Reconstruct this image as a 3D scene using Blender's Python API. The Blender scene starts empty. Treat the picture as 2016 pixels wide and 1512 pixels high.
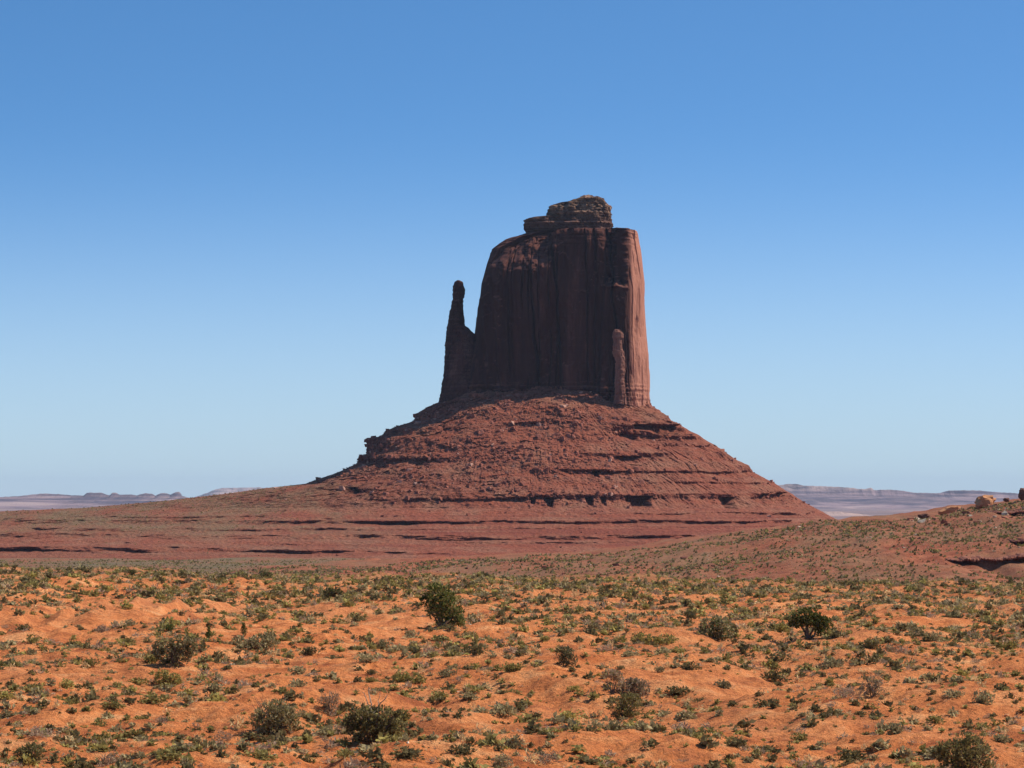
import bpy, bmesh, math, random
import numpy as np
from mathutils import Vector

scn = bpy.context.scene
COL = scn.collection
R = math.radians

# ------------------------------------------------------------------ camera
F = 6024.0                 # focal length in photo pixels (2016 wide)
HY = 985.0                 # photo row of the true horizon
cam_d = bpy.data.cameras.new('camera')
cam_d.sensor_width = 36.0
cam_d.lens = F / 2016.0 * 36.0
cam_d.shift_y = (HY - 756.0) / 2016.0
cam_d.clip_start = 1.0
cam_d.clip_end = 200000.0
cam = bpy.data.objects.new('camera', cam_d)
COL.objects.link(cam)
cam.location = (0, 0, 0)
cam.rotation_euler = (R(90), 0, 0)
scn.camera = cam

# ------------------------------------------------------------------ light
SUN_EL, SUN_BACK = 49.0, 9.0          # sun to the right, a little behind the butte
sd = Vector((math.cos(R(SUN_EL)) * math.cos(R(SUN_BACK)), math.cos(R(SUN_EL)) * math.sin(R(SUN_BACK)), math.sin(R(SUN_EL))))
sun_d = bpy.data.lights.new('sun', 'SUN')
sun_d.energy = 5.0
sun_d.angle = R(0.5)
sun_d.color = (1.0, 0.93, 0.82)
sun = bpy.data.objects.new('sun', sun_d)
COL.objects.link(sun)
sun.rotation_euler = sd.to_track_quat('Z', 'Y').to_euler()

world = bpy.data.worlds.new('World')
scn.world = world
world.use_nodes = True
wn, wl = world.node_tree.nodes, world.node_tree.links
wn.clear()
w_out = wn.new('ShaderNodeOutputWorld')
w_bg = wn.new('ShaderNodeBackground')
w_bg.inputs['Strength'].default_value = 0.15
sky = wn.new('ShaderNodeTexSky')
sky.sky_type = 'NISHITA'
sky.sun_disc = False
sky.sun_elevation = R(SUN_EL)
sky.sun_rotation = R(90 - SUN_BACK)
sky.altitude = 1600
sky.air_density = 1.0
sky.dust_density = 1.4
sky.ozone_density = 1.0
w_tc = wn.new('ShaderNodeTexCoord')
w_map = wn.new('ShaderNodeMapping')
w_map.inputs['Scale'].default_value = (1, 1, 2.85)
w_map.inputs['Location'].default_value = (0, 0, 0.022)
w_nrm = wn.new('ShaderNodeVectorMath'); w_nrm.operation = 'NORMALIZE'
w_hs = wn.new('ShaderNodeHueSaturation')
w_hs.inputs['Saturation'].default_value = 1.3
w_hs.inputs['Hue'].default_value = 0.497
wl.new(w_tc.outputs['Generated'], w_map.inputs['Vector'])
wl.new(w_map.outputs['Vector'], w_nrm.inputs[0])
wl.new(w_nrm.outputs['Vector'], sky.inputs['Vector'])
wl.new(sky.outputs['Color'], w_hs.inputs['Color'])
# dusty air low over the horizon: pale grey-blue, thinning out with elevation
w_sep = wn.new('ShaderNodeSeparateXYZ')
wl.new(w_tc.outputs['Generated'], w_sep.inputs[0])
w_band = wn.new('ShaderNodeMapRange')
w_band.interpolation_type = 'SMOOTHERSTEP'
for k_, v_ in zip((1, 2, 3, 4), (-0.03, 0.135, 0.95, 0.0)):
    w_band.inputs[k_].default_value = v_
wl.new(w_sep.outputs['Z'], w_band.inputs[0])
w_dust = wn.new('ShaderNodeMix'); w_dust.data_type = 'RGBA'
w_dust.inputs[7].default_value = (2.72, 3.60, 4.20, 1)
wl.new(w_band.outputs[0], w_dust.inputs[0])
wl.new(w_hs.outputs['Color'], w_dust.inputs[6])
wl.new(w_dust.outputs[2], w_bg.inputs['Color'])
wl.new(w_bg.outputs['Background'], w_out.inputs['Surface'])

scn.view_settings.view_transform = 'Standard'
scn.view_settings.look = 'None'
scn.view_settings.exposure = 0.22
scn.view_settings.gamma = 1.0
scn.render.engine = 'CYCLES'
scn.cycles.max_bounces = 6
scn.cycles.volume_bounces = 0

# ------------------------------------------------------------------ numpy noise
_rs = np.random.RandomState(7)
_perm = _rs.permutation(256).astype(np.int32)
_perm = np.concatenate([_perm, _perm, _perm])
_g = _rs.normal(size=(256, 3)); _g /= np.linalg.norm(_g, axis=1)[:, None]
_cell = _rs.rand(256)


def perlin(x, y, z):
    x, y, z = np.broadcast_arrays(np.asarray(x, float), np.asarray(y, float), np.asarray(z, float))
    xi, yi, zi = np.floor(x), np.floor(y), np.floor(z)
    xf, yf, zf = x - xi, y - yi, z - zi
    xi = xi.astype(np.int64) & 255; yi = yi.astype(np.int64) & 255; zi = zi.astype(np.int64) & 255
    u = xf * xf * xf * (xf * (xf * 6 - 15) + 10)
    v = yf * yf * yf * (yf * (yf * 6 - 15) + 10)
    w = zf * zf * zf * (zf * (zf * 6 - 15) + 10)
    out = 0
    for dx in (0, 1):
        for dy in (0, 1):
            for dz in (0, 1):
                h = _perm[_perm[_perm[(xi + dx) & 255] + ((yi + dy) & 255)] + ((zi + dz) & 255)]
                g = _g[h]
                d = g[..., 0] * (xf - dx) + g[..., 1] * (yf - dy) + g[..., 2] * (zf - dz)
                out = out + d * (u if dx else 1 - u) * (v if dy else 1 - v) * (w if dz else 1 - w)
    return out * 1.6


def fbm(x, y, z=0.0, octaves=4, gain=0.5):
    a, s, f = 1.0, 0.0, 1.0
    for k in range(octaves):
        s = s + a * perlin(np.asarray(x) * f + 17.3 * k, np.asarray(y) * f + 5.1 * k, np.asarray(z) * f + 9.7 * k)
        a *= gain; f *= 2.03
    return s


def cellrand(x, y, z):
    i = np.floor(x).astype(np.int64) & 255; j = np.floor(y).astype(np.int64) & 255; k = np.floor(z).astype(np.int64) & 255
    return _cell[_perm[_perm[_perm[i] + j] + k]]


def sstep(a, b, x):
    t = np.clip((np.asarray(x, float) - a) / (b - a), 0, 1)
    return t * t * (3 - 2 * t)


def gauss(x, c, w):
    return np.exp(-((x - c) / w) ** 2)


# ------------------------------------------------------------------ mesh helpers
def make_mesh(name, verts, faces, smooth=False, mats=(), midx=None):
    verts = np.ascontiguousarray(verts, dtype=np.float32)
    faces = np.ascontiguousarray(faces, dtype=np.int32)
    n, k = faces.shape
    me = bpy.data.meshes.new(name)
    me.vertices.add(len(verts)); me.vertices.foreach_set('co', verts.ravel())
    me.loops.add(n * k); me.loops.foreach_set('vertex_index', faces.ravel())
    me.polygons.add(n)
    me.polygons.foreach_set('loop_start', np.arange(0, n * k, k, dtype=np.int32))
    me.polygons.foreach_set('loop_total', np.full(n, k, dtype=np.int32))
    me.polygons.foreach_set('use_smooth', np.full(n, smooth))
    for m in mats:
        me.materials.append(m)
    if midx is not None:
        me.polygons.foreach_set('material_index', np.asarray(midx, dtype=np.int32))
    me.update(calc_edges=True)
    me.validate()
    return me


def link(name, me, parent=None, loc=None):
    o = bpy.data.objects.new(name, me)
    COL.objects.link(o)
    if parent is not None:
        o.parent = parent
    if loc is not None:
        o.location = loc
    return o


def tag(o, label=None, cat=None, group=None, kind=None):
    for k, v in (('label', label), ('category', cat), ('group', group), ('kind', kind)):
        if v:
            o[k] = v
    return o


def grid_faces(nr, nc, wrap=False):
    r = np.arange(nr - 1)[:, None]
    c = np.arange(nc if wrap else nc - 1)[None, :]
    c2 = (c + 1) % nc
    a = r * nc + c; b = r * nc + c2; d = (r + 1) * nc + c; e = (r + 1) * nc + c2
    return np.stack([a, b, e, d], -1).reshape(-1, 4)


def P(px, py, D):
    return np.array([(px - 1008.0) / F * D, D, (HY - py) / F * D])


# ------------------------------------------------------------------ material helpers
class NT:
    def __init__(s, name):
        s.m = bpy.data.materials.new(name); s.m.use_nodes = True
        s.n, s.l = s.m.node_tree.nodes, s.m.node_tree.links
        s.b = s.n['Principled BSDF']
        s.b.inputs['Roughness'].default_value = 0.95
        s.b.inputs['Specular IOR Level'].default_value = 0.1
        s.geo = s.n.new('ShaderNodeNewGeometry')

    def pos(s, scale=(1, 1, 1), src=None):
        mp = s.n.new('ShaderNodeMapping'); mp.inputs['Scale'].default_value = scale
        s.l.new(src or s.geo.outputs['Position'], mp.inputs['Vector'])
        return mp.outputs['Vector']

    def noise(s, vec, scale=1.0, detail=4, rough=0.55, dist=0.0):
        t = s.n.new('ShaderNodeTexNoise'); t.inputs['Scale'].default_value = scale
        t.inputs['Detail'].default_value = detail; t.inputs['Roughness'].default_value = rough
        t.inputs['Distortion'].default_value = dist
        s.l.new(vec, t.inputs['Vector'])
        return t.outputs['Fac']

    def voronoi(s, vec, scale=1.0, feature='F1', out='Distance'):
        t = s.n.new('ShaderNodeTexVoronoi'); t.feature = feature; t.inputs['Scale'].default_value = scale
        s.l.new(vec, t.inputs['Vector'])
        return t.outputs[out]

    def ramp(s, fac, stops):
        r = s.n.new('ShaderNodeValToRGB'); e = r.color_ramp.elements
        while len(e) > 1:
            e.remove(e[-1])
        for i, (p, c) in enumerate(stops):
            el = e[0] if i == 0 else e.new(p)
            el.position = p
            c = (c, c, c) if not hasattr(c, '__len__') else c
            el.color = (*c, 1)
        s.l.new(fac, r.inputs['Fac'])
        return r.outputs['Color']

    def mix(s, fac, a, b, mode='MIX'):
        m = s.n.new('ShaderNodeMix'); m.data_type = 'RGBA'; m.blend_type = mode
        for v, i in ((fac, 0), (a, 6), (b, 7)):
            if hasattr(v, 'is_linked'):
                s.l.new(v, m.inputs[i])
            elif i == 0:
                m.inputs[0].default_value = v
            else:
                m.inputs[i].default_value = (*v, 1)
        return m.outputs[2]

    def math(s, op, a, b=0.0):
        m = s.n.new('ShaderNodeMath'); m.operation = op
        for v, i in ((a, 0), (b, 1)):
            if hasattr(v, 'is_linked'):
                s.l.new(v, m.inputs[i])
            else:
                m.inputs[i].default_value = v
        return m.outputs[0]

    def xyz(s, src):
        m = s.n.new('ShaderNodeSeparateXYZ'); s.l.new(src, m.inputs[0]); return m.outputs

    def rng(s, v, a, b, c=0.0, d=1.0):
        m = s.n.new('ShaderNodeMapRange'); s.l.new(v, m.inputs[0])
        for k, x in enumerate((a, b, c, d)):
            m.inputs[k + 1].default_value = x
        return m.outputs[0]

    def color(s, c):
        if hasattr(c, 'is_linked'):
            s.l.new(c, s.b.inputs['Base Color'])
        else:
            s.b.inputs['Base Color'].default_value = (*c, 1)

    def bump(s, h, strength=0.5, dist=1.0):
        b = s.n.new('ShaderNodeBump'); b.inputs['Strength'].default_value = strength
        b.inputs['Distance'].default_value = dist
        s.l.new(h, b.inputs['Height']); s.l.new(b.outputs['Normal'], s.b.inputs['Normal'])


def mat_soil():
    t = NT('desert_soil')
    p = t.pos()
    big = t.noise(p, 0.035, 5, 0.6)
    mid = t.noise(p, 0.22, 6, 0.6, 0.6)
    fine = t.noise(p, 1.6, 5, 0.65)
    c = t.ramp(mid, [(0.34, (0.37, 0.100, 0.033)), (0.44, (0.63, 0.193, 0.058)), (0.55, (0.76, 0.262, 0.084)), (0.72, (0.86, 0.42, 0.175))])
    c = t.mix(t.ramp(big, [(0.46, 0.0), (0.66, 0.5)]), c, (0.68, 0.27, 0.105))
    c = t.mix(t.ramp(fine, [(0.32, 0.7), (0.50, 0.0)]), c, (0.32, 0.095, 0.036))
    c = t.mix(t.ramp(fine, [(0.60, 0.0), (0.74, 0.6)]), c, (0.78, 0.40, 0.20))
    crust = t.noise(p, 0.09, 6, 0.7, 0.8)
    c = t.mix(t.ramp(crust, [(0.54, 0.0), (0.68, 0.45)]), c, (0.42, 0.145, 0.060))
    # plant litter and gravel lying on the soil
    lit = t.noise(p, 4.5, 3, 0.6)
    c = t.mix(t.ramp(lit, [(0.64, 0.0), (0.70, 0.7)]), c, (0.13, 0.070, 0.034))
    # beyond the foreground the soil is red-brown and thinly covered with grey-green brush
    q = t.xyz(p)
    far = t.rng(q[1], 470, 640)
    vf = t.ramp(t.noise(t.pos((1, .35, 1)), 0.02, 6, 0.7), [(0.35, (0.27, 0.105, 0.055)), (0.5, (0.20, 0.120, 0.065)), (0.66, (0.150, 0.125, 0.068))])
    c = t.mix(far, c, vf)
    # the far plain: pale pinkish flats and darker brush belts lying across the view
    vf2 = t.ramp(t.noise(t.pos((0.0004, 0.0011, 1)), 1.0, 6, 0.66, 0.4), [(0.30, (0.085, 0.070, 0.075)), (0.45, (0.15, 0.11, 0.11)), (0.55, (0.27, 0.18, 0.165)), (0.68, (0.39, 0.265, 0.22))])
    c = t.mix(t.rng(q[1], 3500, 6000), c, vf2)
    t.color(c)
    h = t.math('ADD', t.noise(p, 2.2, 6, 0.7), t.math('MULTIPLY', mid, 1.5))
    t.bump(h, 0.9, 0.8)
    return t.m


def mat_talus():
    t = NT('red_talus')
    p = t.pos()
    z = t.xyz(p)
    n1 = t.noise(p, 0.03, 6, 0.62)
    n2 = t.noise(p, 0.16, 6, 0.7, 0.4)
    c = t.ramp(n2, [(0.30, (0.120, 0.037, 0.024)), (0.44, (0.222, 0.073, 0.043)), (0.60, (0.280, 0.100, 0.058)), (0.76, (0.38, 0.165, 0.104))])
    # bedding: thin level bands of redder and browner shale
    bz = t.noise(t.pos((0.004, 0.004, 0.42)), 1.0, 4, 0.6)
    c = t.mix(t.ramp(bz, [(0.40, 0.0), (0.58, 0.6)]), c, (0.27, 0.072, 0.038))
    c = t.mix(t.ramp(n1, [(0.48, 0.0), (0.66, 0.65)]), c, (0.29, 0.138, 0.082))
    # brush cover on the gentle apron left of the cone
    cov = t.math('MULTIPLY', t.rng(z[2], 26, 8), t.rng(z[0], -60, -130))
    cov = t.math('MULTIPLY', cov, t.rng(t.xyz(t.geo.outputs['Normal'])[2], 0.72, 0.93))
    cov = t.math('MULTIPLY', cov, t.rng(z[2], -30, -20, 0.25, 1.0))
    cov = t.math('MULTIPLY', cov, t.ramp(t.noise(t.pos((1, .5, 1)), 0.022, 5, 0.7), [(0.40, 0.06), (0.62, 0.8)]))
    band = t.noise(t.pos((0.003, 0.003, 0.75)), 1.0, 3, 0.6)
    c = t.mix(t.math('MULTIPLY', t.ramp(band, [(0.50, 0.0), (0.60, 0.75)]), t.rng(z[2], -6, -14)), c, (0.20, 0.052, 0.031))
    c = t.mix(cov, c, (0.190, 0.132, 0.072))
    # steep beds: darker red shale, deepened to paint shade under ledges
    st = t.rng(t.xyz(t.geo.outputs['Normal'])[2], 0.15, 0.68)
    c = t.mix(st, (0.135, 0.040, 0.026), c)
    t.color(c)
    h = t.math('ADD', t.noise(p, 0.35, 6, 0.75), t.math('MULTIPLY', t.voronoi(p, 0.28), 0.6))
    t.bump(h, 0.9, 2.2)
    return t.m


def mat_cliff(name, dark, mid, light, streak=1.0, varnish_shade=False):
    t = NT(name)
    p = t.pos()
    s1 = t.noise(t.pos((0.10, 0.10, 0.010)), 1.0, 6, 0.62, 0.3)
    s2 = t.noise(t.pos((0.035, 0.035, 0.022)), 1.0, 5, 0.6)
    s3 = t.noise(t.pos((0.45, 0.45, 0.06)), 1.0, 5, 0.65)
    c = t.ramp(s1, [(0.32, dark), (0.52, mid), (0.72, light)])
    c = t.mix(t.ramp(s2, [(0.42, 0.0), (0.60, 0.65 * streak)]), c, dark)
    c = t.mix(t.ramp(s3, [(0.30, 0.45), (0.48, 0.0)]), c, tuple(v * 0.55 for v in dark))
    bed = t.noise(t.pos((0.006, 0.006, 0.55)), 1.0, 4, 0.65)
    c = t.mix(t.ramp(bed, [(0.56, 0.0), (0.72, 0.30)]), c, light)
    if varnish_shade:
        # varnished dark curtains; shade painted into the broad side, sunlight into the end pillar
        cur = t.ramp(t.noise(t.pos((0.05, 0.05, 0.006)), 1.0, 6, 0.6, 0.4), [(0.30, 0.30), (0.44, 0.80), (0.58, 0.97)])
        shade_side = t.math('SUBTRACT', 1.0, t.rng(t.xyz(p)[0], 93, 98))
        face = t.rng(t.xyz(t.geo.outputs['Normal'])[2], 0.2, 0.5, 1.0, 0.5)     # dusty, less varnished ledge tops, lightened to look sunlit
        sunlit_tint = t.mix(0.78, c, (0.45, 0.190, 0.122))
        c = t.mix(shade_side, sunlit_tint, c)
        c = t.mix(t.math('MULTIPLY', t.math('MULTIPLY', cur, shade_side), face), c, (0.036, 0.0105, 0.0065))
    t.color(c)
    h = t.math('ADD', t.noise(t.pos((0.5, 0.5, 0.14)), 1.0, 6, 0.7), t.math('MULTIPLY', t.noise(p, 0.9, 5, 0.7), 0.5))
    t.bump(h, 0.7, 1.6)
    return t.m


def mat_cap():
    t = NT('cap_rock')
    p = t.pos()
    z = t.xyz(p)
    bed = t.noise(t.pos((0.01, 0.01, 0.5)), 1.0, 5, 0.7)
    c = t.ramp(bed, [(0.34, (0.055, 0.026, 0.02)), (0.5, (0.10, 0.048, 0.034)), (0.68, (0.19, 0.095, 0.066))])
    pale = t.ramp(t.noise(p, 0.18, 5, 0.7), [(0.40, (0.085, 0.048, 0.032)), (0.58, (0.38, 0.215, 0.130))])
    c = t.mix(t.rng(z[2], 228, 240), c, pale)  # tan top rock paled for sunlit edges, lower rock darkened for shade
    t.color(c)
    t.bump(t.noise(p, 0.5, 6, 0.75), 0.9, 2.0)
    return t.m


def mat_rock(name, a, b, scale=0.5):
    t = NT(name)
    p = t.pos()
    t.color(t.ramp(t.noise(p, scale, 5, 0.65), [(0.3, a), (0.7, b)]))
    t.bump(t.noise(p, scale * 4, 5, 0.7), 0.7, 0.4)
    return t.m


def mat_hill():
    t = NT('hill_soil')
    p = t.pos()
    z = t.xyz(p)
    n = t.noise(p, 0.16, 6, 0.68, 0.4)
    c = t.ramp(n, [(0.3, (0.18, 0.050, 0.026)), (0.5, (0.30, 0.094, 0.046)), (0.7, (0.41, 0.155, 0.078))])
    cov = t.ramp(t.noise(t.pos((1, .6, 1)), 0.03, 6, 0.72), [(0.40, 0.0), (0.64, 0.6)])
    c = t.mix(cov, c, (0.200, 0.140, 0.075))
    t.color(c)
    t.bump(t.noise(p, 0.7, 6, 0.72), 0.9, 1.0)
    return t.m


def mat_mesa(name, zc, zb):
    """Banded mesa: pale rim rock, darker slopes with level strata and painted shade bands."""
    t = NT(name)
    p = t.pos()
    z = t.xyz(p)
    bed = t.noise(t.pos((0.0011, 0.0004, 0.030)), 1.0, 6, 0.68, 0.5)
    c = t.ramp(bed, [(0.36, (0.045, 0.036, 0.055)), (0.48, (0.13, 0.088, 0.090)), (0.56, (0.25, 0.165, 0.165)), (0.68, (0.37, 0.255, 0.225))])  # strata colours; the darkest blue bands stand in for cliff shadow
    pat = t.noise(t.pos((0.004, 0.001, 0.02)), 1.0, 5, 0.7)
    rim = t.ramp(pat, [(0.40, (0.12, 0.09, 0.085)), (0.54, (0.40, 0.27, 0.225))])
    c = t.mix(t.rng(z[2], zb, zc), c, rim)
    t.color(c)
    t.bump(t.noise(t.pos((0.01, 0.01, 0.02)), 1.0, 6, 0.7), 0.8, 25.0)
    return t.m


def mat_leaf(name, a, b, scale=2.0):
    t = NT(name)
    oi = t.n.new('ShaderNodeObjectInfo')
    n = t.noise(t.pos(), scale, 4, 0.7)
    c = t.ramp(n, [(0.32, a), (0.68, b)])
    hs = t.n.new('ShaderNodeHueSaturation')
    t.l.new(c, hs.inputs['Color'])
    t.l.new(t.rng(oi.outputs['Random'], 0, 1, 0.75, 1.25), hs.inputs['Value'])
    t.color(hs.outputs['Color'])
    t.b.inputs['Roughness'].default_value = 0.8
    tr = t.n.new('ShaderNodeBsdfTranslucent')
    t.l.new(hs.outputs['Color'], tr.inputs['Color'])
    mx = t.n.new('ShaderNodeMixShader'); mx.inputs[0].default_value = 0.3
    t.l.new(t.b.outputs[0], mx.inputs[1]); t.l.new(tr.outputs[0], mx.inputs[2])
    t.l.new(mx.outputs[0], t.n['Material Output'].inputs['Surface'])
    return t.m


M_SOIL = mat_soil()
M_TALUS = mat_talus()
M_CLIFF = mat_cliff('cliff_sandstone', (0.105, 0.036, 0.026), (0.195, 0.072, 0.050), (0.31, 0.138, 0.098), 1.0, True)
M_PILLAR = mat_cliff('pinnacle_sandstone', (0.16, 0.065, 0.045), (0.26, 0.115, 0.08), (0.36, 0.18, 0.13), 0.5)
M_CAP = mat_cap()
M_RUB = mat_rock('rubble_red', (0.19, 0.062, 0.040), (0.33, 0.125, 0.082), 0.12)
M_RUBP = mat_rock('rubble_pale', (0.36, 0.17, 0.12), (0.55, 0.32, 0.23), 0.12)
M_HILL = mat_hill()
M_BOULDER = mat_rock('orange_boulder', (0.42, 0.17, 0.08), (0.60, 0.30, 0.14), 0.2)
M_BOULDERD = mat_rock('dark_boulder', (0.09, 0.04, 0.03), (0.2, 0.09, 0.06), 0.3)
M_LEDGE = mat_rock('ledge_rock', (0.17, 0.055, 0.035), (0.36, 0.15, 0.09), 0.25)
M_STONE = mat_rock('pale_stone', (0.40, 0.28, 0.19), (0.62, 0.50, 0.36), 0.4)

LEAF = {
    'juniper': mat_leaf('juniper_leaf', (0.045, 0.060, 0.012), (0.155, 0.170, 0.040), 1.2),
    'sage': mat_leaf('sage_leaf', (0.220, 0.172, 0.076), (0.430, 0.345, 0.175), 1.6),
    'olive': mat_leaf('olive_leaf', (0.165, 0.132, 0.038), (0.370, 0.300, 0.100), 1.6),
    'dark': mat_leaf('dark_leaf', (0.085, 0.066, 0.026), (0.235, 0.185, 0.078), 1.6),
    'yellow': mat_leaf('yellow_leaf', (0.240, 0.195, 0.045), (0.430, 0.345, 0.110), 1.6),
    'dry': mat_leaf('dry_twig', (0.260, 0.170, 0.105), (0.480, 0.340, 0.220), 1.6),
    'straw': mat_leaf('straw_blade', (0.50, 0.32, 0.14), (0.76, 0.54, 0.27), 1.6),
}
LEAF_KEYS = list(LEAF)
M_BARK = mat_rock('grey_bark', (0.10, 0.075, 0.055), (0.24, 0.19, 0.145), 3.0)
M_DEAD = mat_rock('bleached_wood', (0.34, 0.26, 0.19), (0.58, 0.47, 0.36), 3.0)


# ------------------------------------------------------------------ ground
BARE = [(780, 1225, 70, 26), (1060, 1255, 60, 18), (220, 1195, 90, 35), (100, 1235, 80, 30), (1420, 1345, 80, 25), (850, 1345, 50, 18),
        (640, 1300, 60, 18), (1130, 1400, 60, 20), (1240, 1470, 60, 18), (1560, 1480, 90, 20), (300, 1400, 50, 15), (1290, 1335, 50, 15)]


def ground_z(x, y):
    x = np.asarray(x, float); y = np.asarray(y, float)
    near = -14.0 - 0.016 * np.clip(x, -120, 120) * sstep(250, 520, y)
    far = np.interp(y, [0, 530, 560, 700, 900, 1200, 2100, 3000, 6000, 9000, 60000], [0, 0, -0.3, -7, -24, -28, -28.5, -30, -38, -46, -46])
    z = near + far
    fg = 1 - sstep(560, 900, y)
    z = z + fg * (1.3 * fbm(x / 22, y / 34, 3.3, 2) + 1.1 * np.abs(perlin(x / 10 + 4, y / 15, 8.8)) - 0.38
                  + 0.42 * fbm(x / 4.6, y / 6.0, 1.1, 4) + 0.13 * fbm(x / 1.3, y / 1.6, 2.2, 3))
    # eroded mound with gullies at the left
    md = gauss(x, -46, 16) * gauss(y, 345, 42)
    z = z + fg * md * (2.6 - 0.9 * np.abs(perlin(x / 4.5, y / 26, 6.1)) * 2)
    md = gauss(x, -70, 12) * gauss(y, 400, 30)
    z = z + fg * md * 1.6
    md = gauss(x, 4, 14) * gauss(y, 240, 20)
    z = z + fg * md * 0.9
    md = gauss(x, 32, 12) * gauss(y, 205, 16)
    z = z + fg * md * 0.8
    # far relief
    fr = sstep(5000, 9000, y)
    z = z + fr * 14 * fbm(x / 2500, y / 1800, 4.4, 3)
    z = z + sstep(700, 1200, y) * (1 - fr) * 1.2 * fbm(x / 60, y / 90, 5.5, 3)
    return z


def build_ground():
    rows = np.concatenate([np.linspace(-60, 90, 12)[:-1], np.linspace(90, 140, 20)[:-1], np.geomspace(140, 620, 760)[:-1],
                           np.geomspace(620, 2600, 150)[:-1], np.geomspace(2600, 46000, 260)])
    u = np.linspace(-1, 1, 900)
    u = np.sign(u) * (0.55 * np.abs(u) + 0.45 * np.abs(u) ** 3)
    half = np.clip(60 + 0.30 * rows, 40, None)
    X = u[None, :] * half[:, None]
    Y = np.repeat(rows[:, None], len(u), 1)
    Z = ground_z(X, Y)
    v = np.stack([X, Y, Z], -1).reshape(-1, 3)
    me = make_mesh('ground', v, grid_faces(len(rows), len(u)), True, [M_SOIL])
    tag(link('ground', me), kind='structure')


build_ground()


def hit_ground(px, py):
    D = np.concatenate([np.arange(100, 600, 0.5)])
    x = (px - 1008.0) / F * D
    z = (HY - py) / F * D
    g = ground_z(x, D)
    k = np.nonzero(z <= g)[0]
    d = D[k[0]] if len(k) else 520.0
    xx = (px - 1008.0) / F * d
    return float(xx), float(d), float(ground_z(xx, d))


# ------------------------------------------------------------------ the butte
BD = 2500.0
S = BD / F
BC = np.array([(1075 - 1008.0) * S, BD])


def zy(y):
    return (HY - np.asarray(y, float)) * S


butte = bpy.data.objects.new('sandstone_butte', None)
COL.objects.link(butte)
butte.location = (BC[0], BC[1], -42)
tag(butte, 'tall dark red sandstone butte with a thumb-like spire standing on a stepped red talus cone', 'butte')


def attach(name, me, parent=butte):
    o = link(name, me)
    o.parent = parent
    w = Vector((0, 0, 0))
    p = parent
    while p is not None:
        w += p.location; p = p.parent
    o.location = -w
    return o


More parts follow.
